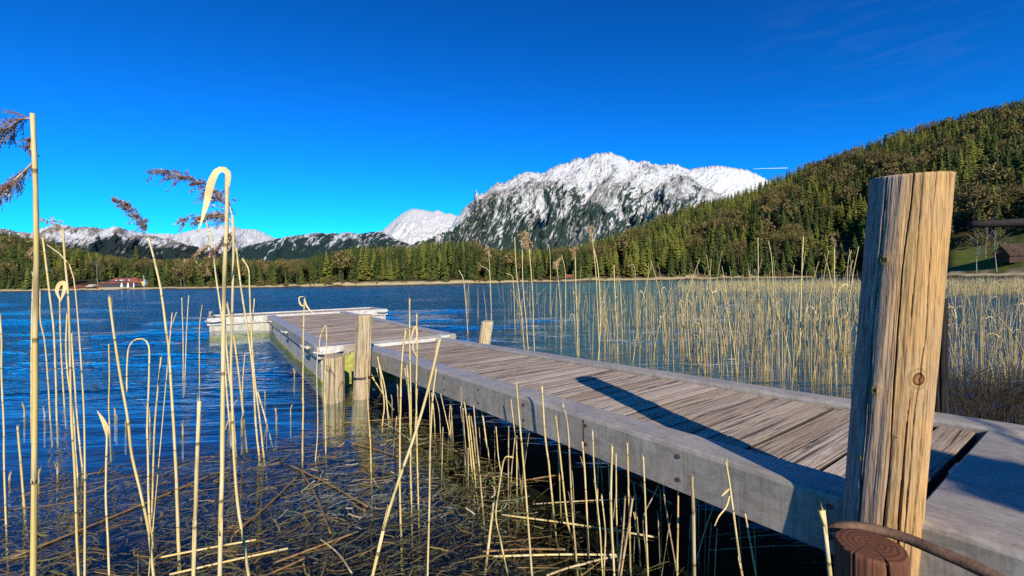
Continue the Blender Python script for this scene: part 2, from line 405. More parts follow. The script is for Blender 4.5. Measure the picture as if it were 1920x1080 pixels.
deepc = t.mix(t.ramp(t.noise(t.map(o, (1, 1, 0)), .05, 3), [(.35, 0), (.65, 1)]), (.003, .085, .18), (.006, .12, .23))
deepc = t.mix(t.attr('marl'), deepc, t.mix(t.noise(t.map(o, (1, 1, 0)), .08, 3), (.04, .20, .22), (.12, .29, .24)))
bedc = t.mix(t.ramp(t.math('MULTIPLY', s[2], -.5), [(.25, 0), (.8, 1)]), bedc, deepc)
landc = t.mix(t.ramp(t.noise(o, .12, 5, .6), [(.35, 0), (.7, 1)]), (.03, .026, .012), (.07, .055, .022))
landc = t.mix(t.attr('meadow'), landc, t.mix(t.noise(o, .35, 5), (.06, .085, .015), (.15, .165, .035)))
landc = t.mix(t.attr('beach'), landc, t.mix(t.noise(o, .5, 5), (.30, .23, .11), (.55, .45, .26)))
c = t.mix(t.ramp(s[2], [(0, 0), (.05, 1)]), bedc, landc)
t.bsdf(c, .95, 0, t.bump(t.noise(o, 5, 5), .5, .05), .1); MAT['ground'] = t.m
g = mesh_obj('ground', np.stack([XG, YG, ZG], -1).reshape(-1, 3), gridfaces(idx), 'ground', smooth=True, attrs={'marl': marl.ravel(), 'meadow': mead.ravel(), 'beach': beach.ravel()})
tag(g, kind='structure')
# bank behind the camera
bx, by = np.meshgrid(np.linspace(-16, 16, 50), np.linspace(-14, .95, 30))
bz = np.interp(by, [-14, -2.5, -.6, .3, .95], [1.2, .55, .1, -.1, -.2]) + (fbm(bx, by, 4, 3) - .5) * .15
bnk = mesh_obj('bank', np.stack([bx, by, bz], -1).reshape(-1, 3), gridfaces(np.arange(bx.size).reshape(bx.shape)), plain('bank_turf', (.06, .06, .025), .95, 0, .5, 3), smooth=True)
tag(bnk, kind='structure')

# ------------------------------------------------------------------ water
t = NT('water'); o = t.coord(); s = t.sep(o)
w1 = t.noise(t.map(o, (.26, 1.25, 1), rot=(0, 0, math.radians(5))), 1.15, 3, .55, .6)
w2 = t.noise(t.map(o, (.34, 1.5, 1), rot=(0, 0, math.radians(-7))), 3.6, 3, .55, .5)
w3 = t.noise(t.map(o, (.5, 1.4, 1), rot=(0, 0, math.radians(3))), 11, 2, .5, .3)
calm = t.ramp(t.math('MULTIPLY', s[1], .05), [(.15, .03), (.25, .12), (.36, .55), (.6, 1)])
w0 = t.noise(t.map(o, (.06, .36, 1), rot=(0, 0, math.radians(4))), 1.0, 3, .6, .4)
w00 = t.noise(t.map(o, (.014, .085, 1), rot=(0, 0, math.radians(-3))), 1.0, 3, .6, .3)
big = t.math('MULTIPLY', t.math('ADD', t.math('MULTIPLY', w0, 3.4), t.math('MULTIPLY', w00, 11.0)), t.ramp(t.math('MULTIPLY', s[1], .02), [(.1, 0), (.4, 1)]))
hgt = t.math('ADD', t.math('MULTIPLY', w1, .35), t.math('ADD', t.math('MULTIPLY', w2, .28), t.math('MULTIPLY', w3, .08)))
hgt = t.math('MULTIPLY', hgt, calm)
nrm = t.bump(hgt, 1.0, .50)
geo = t.n('ShaderNodeNewGeometry'); dt = t.n('ShaderNodeVectorMath', operation='DOT_PRODUCT')
t.put(dt.inputs[0], geo.outputs['Incoming']); t.put(dt.inputs[1], nrm)
cs = t.math('MINIMUM', t.math('ADD', t.math('ABSOLUTE', dt.outputs['Value']), t.ramp(t.math('MULTIPLY', s[1], .02), [(.12, 0), (.6, .04)])), 1.0)
frv = t.math('ADD', .02, t.math('MULTIPLY', .98, t.math('POWER', t.math('SUBTRACT', 1.0, cs), 5.0)))
tr = t.n('ShaderNodeBsdfTransparent'); tr.inputs[0].default_value = (.70, .78, .77, 1)
gl = t.n('ShaderNodeBsdfGlossy'); t.put(gl.inputs['Roughness'], t.ramp(t.math('MULTIPLY', s[1], .01), [(.05, .03), (.2, .05), (.6, .09)])); t.put(gl.inputs['Normal'], nrm)
gl.inputs[0].default_value = (1, 1, 1, 1)
mx = t.n('ShaderNodeMixShader'); t.put(mx.inputs[0], frv); t.put(mx.inputs[1], tr.outputs[0]); t.put(mx.inputs[2], gl.outputs[0])
t.t.links.new(mx.outputs[0], t.out.inputs[0]); MAT['water'] = t.m
wpx_ = np.concatenate([np.linspace(-900, -320, 16), np.linspace(-300, 2250, 760), np.linspace(2270, 3000, 16)])
inv = np.concatenate([np.linspace(1 / .5, 1 / 1.25, 12), np.linspace(1 / 1.27, 1 / 430., 760)])
WY, WP = np.meshgrid(1 / inv, wpx_, indexing='ij'); WX = (WP - 960) / FPX * WY
dsp = WY ** 2 * (1 / 1.27) / 760; WZ = np.zeros_like(WX)
shl = np.clip((shoreY(WP) - WY) / 25, 0, 1)
quiet = np.interp(WY, [0, 3.2, 5, 8, 13], [.03, .06, .28, .8, 1.0])
for k_, (lam, ang_) in enumerate(((.16, .12), (.30, -.10), (.55, .06), (1.0, -.05), (1.9, .08), (3.6, -.04), (7.0, .05), (14., -.03), (28., .03), (52., 0))):
    fd = np.clip((lam / dsp - 2.0) / 2.0, 0, 1) * np.clip((WY / lam - 2.5) / 4, 0, 1) * (1.0 if lam < 2.5 else .75)
    rx = WX * math.cos(ang_) + WY * math.sin(ang_); ry = -WX * math.sin(ang_) + WY * math.cos(ang_)
    wob_ = vnoise(rx / (lam * 7), ry / (lam * 3), 900 + k_) * 1.2
    gust = .45 + 1.1 * fbm(WX / 14.0, WY / 22.0, 2, 950)
    n_ = vnoise(rx / (lam * 3.2), ry / lam + wob_, 800 + k_); n2_ = vnoise(rx / (lam * 5.1) + 3.3, ry / (lam * .8) + wob_ * 1.3, 850 + k_)
    WZ += lam * .115 * (n_ + .7 * n2_ - .85) * fd * gust
WZ *= quiet * shl
wat = mesh_obj('water', np.stack([WX, WY, WZ], -1).reshape(-1, 3), gridfaces(np.arange(WX.size).reshape(WX.shape)), 'water', smooth=True)
tag(wat, kind='structure')

# ------------------------------------------------------------------ mountains
def mountain_mat(name, rock, forest, tl0, tl1, snow=.55, streak=1.0, snowline=.35, rockk=.52, shear=-.55, clear=.60, sk=1.0):
    t = NT(name); uv = t.coord('UV'); hn = t.attr('hn'); ca = t.attr('cav')
    s = t.sep(uv)
    wp = t.noise(t.map(uv, (1 / 260. / sk, 1 / 260. / sk, 1)), 1, 3, .5)
    v = t.comb(t.math('ADD', t.math('ADD', s[0], t.math('MULTIPLY', s[1], shear)), t.math('MULTIPLY', wp, 190. * sk)), s[1], 0)
    st = t.noise(t.map(v, (1 / 62. / sk, 1 / 150. / sk, 1)), 1, 6, .62, .5)
    st2 = t.noise(t.map(v, (1 / 20. / sk, 1 / 44. / sk, 1)), 1, 5, .65, .6)
    bign = t.noise(t.map(v, (1 / 330. / sk, 1 / 300. / sk, 1)), 1, 5, .6)
    rk = t.mix(t.ramp(st2, [(.3, 0), (.7, 1)]), tuple(k * .75 for k in rock), tuple(k * 1.35 for k in rock))
    sn = t.math('ADD', t.math('MULTIPLY', st, .55), t.math('MULTIPLY', st2, .55))
    sn = t.math('ADD', sn, t.math('MULTIPLY', t.math('SUBTRACT', hn, snowline), .22))
    sn = t.math('ADD', sn, t.math('MULTIPLY', ca, .45))
    c = t.mix(t.ramp(sn, [(rockk - .05, 0), (rockk + .06, 1)]), rk, (snow, snow, snow * .985))
    fz = t.math('ADD', hn, t.math('MULTIPLY', t.math('SUBTRACT', bign, .5), 1.0))
    fz = t.math('ADD', fz, t.math('MULTIPLY', t.math('SUBTRACT', st, .5), .9 * streak))
    fz = t.math('ADD', fz, t.math('MULTIPLY', t.math('SUBTRACT', st2, .5), .8 * streak))
    fm = t.ramp(fz, [(tl0, 1), (tl1, 0)])
    cl = t.math('ADD', t.math('MULTIPLY', st, .5), t.math('ADD', t.math('MULTIPLY', st2, .5), t.math('MULTIPLY', t.math('SUBTRACT', hn, .25), .25)))
    fm = t.math('MULTIPLY', fm, t.ramp(cl, [(clear - .03, 1), (clear + .025, 0)]))
    fc = t.mix(t.noise(t.map(v, (1 / 14., 1 / 20., 1)), 1, 3), tuple(k * .5 for k in forest), tuple(k * 1.5 for k in forest))
    c = t.mix(fm, c, fc)
    t.bsdf(c, .95, 0, t.bump(t.math('ADD', st2, st), 1.0, 16), .05); MAT[name] = t.m
def mountain(name, sk, Yr, Yb, cols, rows, amp, mat, seed, jag=1.0, k1=330., lab=None):
    px = np.linspace(sk[0][0], sk[-1][0], cols); f = ip(sk)
    y = f(px)
    jn = (ridged(px / 9.0, px * 0 + seed, 4, seed) - .55) * 7 * jag + (fbm(px / 2.2, px * 0, 2, seed + 3) - .5) * 3 * jag
    hgt_ = np.clip((hor(px) - y) / 60, .15, 1)
    Hs = 1.5 + (hor(px) - y) / FPX * Yr
    y = y - jn * hgt_
    H = 1.5 + (hor(px) - y) / FPX * Yr
    t_ = np.concatenate([np.linspace(0, 1, rows), [1.02, 1.1, 1.3, 1.6]])
    T, PX = np.meshgrid(t_, px, indexing='ij'); HH = np.broadcast_to(Hs, T.shape); DH = np.broadcast_to(H - Hs, T.shape) * np.clip(T, 0, 1) ** 10
    S = (PX - 960) / FPX * Yr; Q = T * np.mean(H) * 1.7
    wq = fbm(S / 260., Q / 260., 3, seed + 7) * 190
    sx = S - .55 * Q + wq
    Rr = ridged(sx / k1, Q / (k1 * 1.7), 7, seed + 50, .62)
    R2 = ridged(S / (k1 * 2.5) + 9, Q / (k1 * 4), 3, seed + 80)
    env = np.sin(np.pi * np.clip(T, 0, 1)) ** .6 * np.where(T > 1, 0, 1)
    Y = Yb + (Yr - Yb) * np.clip(T, 0, 9) - amp * env * (.65 * Rr + .5 * R2)
    hf = np.where(T <= 1, np.clip(T, 0, 1) ** 1.15, 1 - (T - 1) * 1.2)
    Z = HH * hf + DH + amp * .18 * env * (Rr - .5)
    lim = (HH + DH) * (Y / Yr) * .985
    Z = np.where((T < 1), np.minimum(Z, lim), Z)
    X = (PX - 960) / FPX * Y
    hn = Z / max(H.max(), 1)
    cav = .5 - Rr
    o = mesh_obj(name, np.stack([X, Y, Z], -1).reshape(-1, 3), gridfaces(np.arange(T.size).reshape(T.shape)), mat, uv=np.stack([S, Z], -1).reshape(-1, 2), attrs={'hn': hn.ravel(), 'cav': cav.ravel()}, smooth=False)
    tag(o, lab, 'mountain', kind='structure'); return o
mountain_mat('limestone', (.25, .24, .225), (.030, .052, .044), .34, .42, clear=.54)
mountain_mat('limestone_far', (.30, .29, .275), (.02, .034, .026), .10, .16, snowline=.1, rockk=.48)
mountain_mat('snow_peak', (.34, .335, .33), (.02, .034, .026), .06, .14, snowline=-.1, rockk=.42)
mountain_mat('forest_ridge', (.30, .29, .27), (.020, .040, .034), 1.0, 1.1, streak=.5, clear=.66)
mountain_mat('range_snow', (.30, .28, .26), (.020, .032, .034), .42, .50, streak=.4, snowline=.3, rockk=.46, clear=.62, sk=1.8)
mountain_mat('range_left', (.20, .165, .135), (.018, .030, .028), .40, .46, streak=.35, snowline=.50, rockk=.50, clear=.66, sk=1.8)
mountain('mountain_massif', [(700, 480), (760, 463), (798, 450), (830, 437), (851, 424), (860, 406), (875, 390), (890, 374), (896, 357), (902, 366), (912, 363), (925, 350), (935, 343), (950, 343), (965, 335), (980, 325), (1000, 323), (1020, 326), (1035, 318), (1050, 312), (1075, 303), (1090, 298), (1105, 296), (1115, 290), (1130, 288), (1150, 288), (1165, 292), (1180, 302), (1200, 304), (1215, 303), (1228, 309), (1245, 314), (1265, 314), (1285, 322), (1310, 340), (1340, 358), (1380, 380), (1430, 410), (1500, 440)], 4000, 1900, 800, 280, 560, 'limestone', 3)
mountain('mountain_massif', [(1180, 330), (1240, 312), (1256, 308), (1272, 310), (1290, 319), (1310, 316), (1330, 313), (1350, 311), (1366, 315), (1385, 316), (1402, 320), (1420, 327), (1437, 335), (1460, 346), (1500, 365), (1560, 400)], 5200, 3900, 380, 140, 420, 'limestone_far', 8, .7)
mountain('mountain_peak', [(640, 480), (690, 464), (720, 432), (735, 419), (750, 406), (765, 396), (776, 391), (790, 393), (802, 394), (815, 398), (826, 394), (836, 400), (850, 401), (862, 408), (885, 425), (920, 450)], 6200, 4200, 300, 160, 420, 'snow_peak', 21, .5)
mountain('mountain_ridge', [(380, 500), (440, 471), (470, 459), (500, 453), (530, 446), (560, 441), (590, 437), (620, 437), (640, 438), (655, 435), (670, 438), (690, 437), (715, 434), (735, 442), (760, 455), (820, 470)], 3600, 2200, 400, 120, 260, 'forest_ridge', 33, .5)
mountain('mountain_range', [(-300, 380), (-100, 408), (60, 438), (85, 428), (110, 421), (130, 422), (150, 427), (175, 425), (200, 430), (220, 425), (250, 433), (280, 440), (310, 447), (350, 456), (420, 470)], 6000, 3600, 520, 160, 420, 'range_left', 44, .6)
mountain('mountain_range', [(230, 445), (280, 438), (300, 438), (330, 440), (360, 433), (385, 429), (400, 426), (420, 422), (440, 423), (455, 428), (480, 430), (500, 437), (520, 447), (560, 470)], 6800, 4200, 420, 160, 420, 'range_snow', 52, .6)

# ------------------------------------------------------------------ trees
def conifer(rng, levels, nb, wid=.17, droop=.5, sparse=0.0, z0=.08):
    V = []; F = []
    for i in range(levels):
        zf = z0 + (1 - z0) * (i / levels) ** .95
        r = wid * (1 - zf) ** .8 * (0.85 + .3 * rng.random()) + .006
        for k in range(max(4, int(nb * (1 - .45 * zf)))):
            if rng.random() < sparse: continue
            a = rng.random() * 6.283; rr = r * (.6 + .6 * rng.random()); z = zf + (rng.random() - .5) * .5 / levels
            ca, sa = math.cos(a), math.sin(a); wd = rr * (.20 + .14 * rng.random()); dz = -droop * rr * (.5 + rng.random())
            b = len(V)
            V += [(0, 0, z + .01), (rr * .55 * ca - wd * sa, rr * .55 * sa + wd * ca, z + dz * .35 - .012), (rr * ca, rr * sa, z + dz), (rr * .55 * ca + wd * sa, rr * .55 * sa - wd * ca, z + dz * .35 - .012), (rr * .6 * ca, rr * .6 * sa, z + dz * .3 + .014)]
            F += [(b, b + 1, b + 4), (b + 1, b + 2, b + 4), (b + 2, b + 3, b + 4), (b + 3, b, b + 4)]
    b = len(V); V += [(.004, 0, .94), (-.004, .004, .94), (0, -.004, .94), (0, 0, 1.0)]; F += [(b, b + 1, b + 3), (b + 1, b + 2, b + 3), (b + 2, b, b + 3)]
    return np.array(V), np.array(F)
def broad(rng, n, w=.3, size=.045, twig=False):
    V = []; F = []
    cl = [(np.array([(rng.random() - .5) * w * 1.3, (rng.random() - .5) * w * 1.3, .42 + .46 * rng.random()]), .09 + .10 * rng.random()) for _ in range(11)]
    for i in range(n):
        c, r = cl[int(rng.random() * len(cl))]
        d = rng.normal(size=3); d /= np.linalg.norm(d); p = c + d * r * rng.random() ** .4
        e1 = rng.normal(size=3); e1 /= np.linalg.norm(e1); e2 = np.cross(e1, rng.normal(size=3)); e2 /= np.linalg.norm(e2)
        if twig: e1 = e1 * size * 1.9 + np.array([0, 0, size * .5]); e2 = e2 * size * .13
        else: e1 = e1 * size * (.5 + rng.random()); e2 = e2 * size * (.3 + .4 * rng.random())
        b = len(V); V += [p - e1 * .5, p + e2, p + e1, p - e2]; F += [(b, b + 1, b + 2), (b, b + 2, b + 3)]
    return np.array(V), np.array(F)
def trunk(rng, h=.95, r=.014, limbs=0, bend=.01):
    mb = MB(); pts = [(bend * math.sin(3 * z), bend * math.cos(4 * z), z * h) for z in np.linspace(-.02, 1, 6)]
    mb.tube(pts, np.linspace(r, r * .2, 6), 6)
    for i in range(limbs):
        z = .25 + .5 * rng.random(); a = rng.random() * 6.283; l = .16 + .18 * rng.random()
        mb.tube([(0, 0, z), (l * .5 * math.cos(a), l * .5 * math.sin(a), z + l * .55), (l * math.cos(a), l * math.sin(a), z + l * 1.1)], [r * .45, r * .3, r * .08], 4)
    return np.array(mb.V), mb.F
def leaf_mat(name, a, b, use_attr):
    t = NT(name); r = t.attr('tint') if use_attr else t.rand(); o = t.coord()
    c = t.mix(r, a, b)
    n = t.noise(o, 1.2 if use_attr else .9, 2) if use_attr else t.noise(o, 14, 2)
    c = t.mix(t.ramp(n, [(.35, 0), (.7, .6)]), c, tuple(k * 1.7 for k in b))
    t.bsdf(c, .8, 0, None, .15); MAT[name] = t.m
kinds = {
    'spruce': dict(c=((.014, .027, .009), (.058, .070, .015))),
    'larch': dict(c=((.085, .108, .016), (.19, .185, .030))),
    'broadleaf': dict(c=((.10, .070, .030), (.15, .115, .035))),
}
for k, d in kinds.items():
    leaf_mat(k + '_leaf', *d['c'], False); leaf_mat(k + '_mass', *d['c'], True)
plain('bark', (.10, .075, .05), .9, 0, .4, 20); plain('birch_bark', (.30, .28, .25), .8, 0, .3, 20)
trng = np.random.default_rng(5)
hi = {'spruce': [conifer(trng, 30, 13, .16 + .02 * q, .55) for q in range(4)],
      'larch': [conifer(trng, 24, 10, .17 + .02 * q, .15, .1) for q in range(3)],
      'broadleaf': [broad(trng, 900, .42 + .06 * q, .05, q == 2) for q in range(3)]}
lo = {'spruce': [conifer(trng, 20, 9, .15 + .012 * q, .35 + .1 * q, .04 * q) for q in range(6)],
      'larch': [conifer(trng, 18, 9, .17 + .015 * q, .12, .12) for q in range(4)],
      'broadleaf': [broad(trng, 330, .42 + .05 * q, .06) for q in range(3)]}
# positions
N = 17000
tp = trng.uniform(-260, 2150, N); uu = trng.random(N)
Ys, Yr = shoreY(tp), ridgeY(tp)
ty = Ys + 5 + (Yr + 12 - Ys - 5) * np.sqrt(uu * (1 - .12) + .0144) 
keep = np.ones(N, bool)
# front rank along the shore
fp = np.concatenate([trng.uniform(-100, 1610, 420), trng.uniform(1600, 2050, 60)])
fy = shoreY(fp) + trng.uniform(5, 26, len(fp)) + np.where(fp > 1770, 22, 0)
tp = np.concatenate([fp, tp]); ty = np.concatenate([fy, ty])
h = np.concatenate([trng.uniform(12, 19.5, len(fp)), trng.uniform(8, 23, N)])
gz = ground(tp, ty)
top = 1.5 + esky(tp) * ty + trng.normal(0, .9, len(tp)) + 1.0
h = np.minimum(h, top - gz)
# spacing by a coarse grid
cell = {}
sel = []
hotel_px = (125, 285)
for i in range(len(tp)):
    if h[i] < 6: continue
    X = (tp[i] - 960) / FPX * ty[i]
    d = ty[i] - shoreY(tp[i])
    if hotel_px[0] < tp[i] < hotel_px[1] and d < 42: continue
    if tp[i] > 1785 and d < 24: continue
    key = (int(X // 3.7), int(ty[i] // 3.7))
    if key in cell: continue
    cell[key] = 1; sel.append(i)
sel = np.array(sel)
patch = fbm(tp / 70.0 + 5, ty / 45.0, 4, 77)
u = trng.random(len(tp))
kind = []
for i in sel:
    p = patch[i]; v = u[i]; px = tp[i]
    pl = .22 + 2.4 * (p - .5); pb = .08 + .9 * (.47 - p)
    if px < 560: pl *= .4; pb = pb * 1.1
    if 560 < px < 1080: pb *= .45; pl *= .6
    if px > 1150: pl *= 1.35
    kind.append('larch' if v < pl else ('broadleaf' if v > 1 - pb else 'spruce'))
kind = np.array(kind)
size = h[sel] / ty[sel]
vis = (tp[sel] > -15) & (tp[sel] < 1940)
front = (ty[sel] - shoreY(tp[sel])) 
LAB = {'spruce': ('dark green spruce tree in the forest above the far shore', 'spruce trees of the far shore'),
       'larch': ('fresh yellow-green larch tree in the forest above the far shore', 'larch trees of the far shore'),
       'broadleaf': ('brownish budding broadleaf tree in the forest above the far shore', 'budding broadleaf trees of the far shore')}
protos = {}
def make_tree(kd, q):
    if (kd, q) in protos: return protos[(kd, q)]
    V, F = hi[kd][q]
    nm = {'spruce': 'spruce_tree', 'larch': 'larch_tree', 'broadleaf': 'broadleaf_tree'}[kd]
    cm = mesh_obj('crown', V, F, kd + '_leaf').data
    tv, tf = trunk(trng, .96 if kd != 'broadleaf' else .7, .013 if kd != 'broadleaf' else .018, 0 if kd != 'broadleaf' else 9)
    tm = mesh_obj('trunk', tv, tf, 'bark').data
    for ob in [o for o in COL.objects if o.data in (cm, tm)]: bpy.data.objects.remove(ob)
    protos[(kd, q)] = (nm, cm, tm); return protos[(kd, q)]
indiv = np.zeros(len(sel), bool)
for kd, lim in (('spruce', 300), ('larch', 300), ('broadleaf', 200)):
    ii = np.where((kind == kd) & vis)[0]
    sc_ = size[ii] * np.where(front[ii] < 30, 1.25, 1)
    indiv[ii[np.argsort(-sc_)[:lim]]] = True
def put_tree(kd, X, Y, z, H, wd, q, label, group):
    nm, cm, tm = make_tree(kd, q)
    r = empty(nm, (X, Y, z), random.random() * 6.28); r.scale = (H * wd, H * wd, H)
    tag(r, label, 'tree', group)
    for n_, dta in (('trunk', tm), ('crown', cm)):
        c_ = bpy.data.objects.new(n_, dta); COL.objects.link(c_); c_.parent = r
    return r
for j in np.where(indiv)[0]:
    i = sel[j]; kd = kind[j]
    put_tree(kd, (tp[i] - 960) / FPX * ty[i], ty[i], gz[i] - .2, h[i], random.uniform(.85, 1.2), random.randrange(len(hi[kd])), LAB[kd][0], LAB[kd][1])
# a few trees the photo singles out
put_tree('spruce', (258 - 960) / FPX * 300, 300, ground(258., 300.) - .3, (hor(258) - 460) / FPX * 300 + 1.5 - float(ground(258., 300.)), 1.35, 1, 'tallest broad dark spruce rising above the woods behind the red-roofed lodge', None)
for k in range(90):
    px = trng.uniform(-40, 1760); Y = float(shoreY(px)) + trng.uniform(1.0, 6.5)
    if 120 < px < 290: continue
    H = trng.uniform(1.2, 4.2); nm, cm, tm = make_tree('broadleaf' if k % 3 else 'larch', int(trng.integers(3)))
    r = bpy.data.objects.new('shore_bush', cm); COL.objects.link(r); r.location = ((px - 960) / FPX * Y, Y, float(ground(np.array(px), np.array(Y))) - H * .35); r.scale = (H * 1.5, H * 1.5, H * 1.25); r.rotation_euler = (0, 0, trng.random() * 6.28)
    tag(r, 'low scruffy bush at the edge of the pale beach across the lake', 'bush', 'bushes along the far beach')
# the rest as one mass
VV = []; FF = []; MI = []; TI = []; base = 0
KI = {'spruce': 0, 'larch': 1, 'broadleaf': 2}
for j in np.where(~indiv)[0]:
    i = sel[j]; kd = kind[j]; V, F = lo[kd][trng.integers(len(lo[kd]))]
    a = trng.random() * 6.283; ca, sa = math.cos(a), math.sin(a); H = h[i]; wd = H * trng.uniform(.85, 1.25)
    X = (tp[i] - 960) / FPX * ty[i]
    W = np.stack([(V[:, 0] * ca - V[:, 1] * sa) * wd + X, (V[:, 0] * sa + V[:, 1] * ca) * wd + ty[i], V[:, 2] * H + gz[i] - .3], -1)
    VV.append(W); FF.append(F + base); base += len(V); MI.append(np.full(len(F), KI[kd])); TI.append(np.full(len(V), trng.random()))
    tr_ = np.array([(.012, 0, 0), (-.006, .01, 0), (-.006, -.01, 0), (0, 0, .8)]) * np.array([H, H, H]) + np.array([X, ty[i], gz[i] - .3])
    VV.append(tr_); FF.append(np.array([(0, 1, 3), (1, 2, 3), (2, 0, 3)]) + base); base += 4; MI.append(np.full(3, 3)); TI.append(np.zeros(4))
fo = mesh_obj('forest', np.concatenate(VV), np.concatenate(FF), ['spruce_mass', 'larch_mass', 'broadleaf_mass', 'bark'], attrs={'tint': np.concatenate(TI)}, midx=np.concatenate(MI))
tag(fo, 'mixed conifer forest covering the hillsides behind the lake', 'forest', kind='stuff')
print('trees', len(sel), 'individual', indiv.sum(), {k: int((kind == k).sum()) for k in KI})
#PART2
# ------------------------------------------------------------------ jetty (local frame: x across, y away along the jetty)
TH = math.radians(34.5)
def uv2w(u_, v_, z=0): return np.array([u_ * math.cos(TH) - v_ * math.sin(TH), u_ * math.sin(TH) + v_ * math.cos(TH), z])
def w2uv(p): return (p[0] * math.cos(TH) + p[1] * math.sin(TH), -p[0] * math.sin(TH) + p[1] * math.cos(TH))
drng = random.Random(4)
def plank(mb, u0, u1, v0, v1, zt, th=.04, zf=None, wear=.006):
    """one deck board, subdivided along its length, slightly uneven"""
    n = 9; ch = .004; b = []
    e0 = drng.uniform(-wear, wear); e1 = drng.uniform(-wear, wear); dz = drng.uniform(-.004, .004); tl = drng.uniform(-.002, .002)
    V = []; F = []
    prof = [(0, -th), (0, -ch), (ch, 0), (.5 * (v1 - v0), .0015), ((v1 - v0) - ch, 0), ((v1 - v0), -ch), ((v1 - v0), -th)]
    k = len(prof)
    for i in range(n + 1):
        s_ = i / n; x = u0 + (u1 - u0) * s_ + (e0 if i == 0 else e1 if i == n else 0); wob = .0022 * math.sin(5 * s_ + e0 * 900) 
        for (a, z_) in prof:
            y = v0 + a + wob; zz = (zt if zf is None else zf(y)) + z_ + dz + tl * (a / (v1 - v0) - .5)
            V.append((x, y, zz))
    for i in range(n):
        for j in range(k - 1):
            F.append((i * k + j, i * k + j + 1, (i + 1) * k + j + 1, (i + 1) * k + j)[::-1])
    F.append(tuple(range(k))[::-1]); F.append(tuple(n * k + j for j in range(k)))
    mb.add(V, F, pr=drng.random(), edge=0.0)
    ed_ = ([1.0, .9] + [0.0] * (k - 4) + [.9, 1.0]) * (n + 1); mb.A['edge'][-len(V):] = ed_

# floating pontoon
PU0, PU1, PV0, PV1 = 1.20, 3.50, 6.90, 14.98
CU0, CU1, CV0, CV1 = -.30, 4.92, 15.0, 16.75
ZP = .55
pon = empty('floating_pontoon', uv2w(2.3, 11, 0), TH)
tag(pon, 'floating timber-decked T-shaped pontoon with pale shell at the far end of the walkway', 'pontoon')
OX, OY = 2.3, 11.0
def loc_(mb):  # shift jetty coords into the pontoon's own frame
    mb.V = [(a - OX, b - OY, c) for a, b, c in mb.V]; return mb
def boxo(mb, lo, hi, ch=0.012, **k): mb.box(lo, hi, ch, **k)
dk = MB(); y = PV0 + .20
while y < PV1 - .16:
    wv = drng.uniform(.105, .125); plank(dk, PU0 + .235, PU1 - .205, y, min(y + wv, PV1 - .03), ZP - .035); y += wv + .007
loc_(dk).build('deck', 'deck_plank', pon)
dk = MB(); y = CV0 + .18
while y < CV1 - .16:
    wv = drng.uniform(.105, .125); plank(dk, CU0 + .17, CU1 - .17, y, min(y + wv, CV1 - .16), ZP - .035); y += wv + .007
loc_(dk).build('deck', 'deck_plank', pon)
hm = MB()
boxo(hm, (PU0 + .05, PV0 + .06, -.25), (PU1 - .05, PV1 + .2, ZP - .085))
boxo(hm, (CU0 + .05, CV0 + .05, -.25), (CU1 - .05, CV1 - .05, ZP - .085))
loc_(hm).build('hull', 'pontoon_shell', pon)
def rail(lo, hi, mat='galvanised', nm='edge_beam'):
    b = MB(); boxo(b, lo, hi, .014); return loc_(b).build(nm, mat, pon)
rail((PU0, PV0 + .003, ZP - .19), (PU0 + .23, PV1 - .003, ZP))
rail((PU1 - .20, PV0 + .003, ZP - .19), (PU1, PV1 - .003, ZP))
rail((PU0 + .233, PV0, ZP - .19), (PU1 - .203, PV0 + .19, ZP - .004))
rail((CU0, CV0, ZP - .20), (CU1, CV0 + .16, ZP + .003), 'white_steel')
rail((CU0 + .003, CV1 - .15, ZP - .20), (CU1 - .003, CV1, ZP + .003), 'white_steel')
rail((CU0 + .003, CV0 + .163, ZP - .20), (CU0 + .16, CV1 - .153, ZP), 'galvanised')
rail((CU1 - .16, CV0 + .163, ZP - .20), (CU1 - .003, CV1 - .153, ZP), 'galvanised')
# rub strips / seams on the hull side
sm = MB()
for v in np.arange(PV0 + 1.4, PV1, 1.9): sm.box((PU0 + .044, v, -.2), (PU0 + .05, v + .012, ZP - .2))
sm.box((PU0 + .040, PV0 + .08, ZP - .235), (PU0 + .05, PV1, ZP - .215))
loc_(sm).build('seam_strip', 'rust', pon)
al = MB(); al.box((PU0 + .043, PV0 + .052, -.15), (PU1 - .043, PV1, .035)); al.box((CU0 + .043, CV0 + .043, -.15), (CU1 - .043, CV1 - .043, .03))
loc_(al).build('algae_band', 'algae', pon)
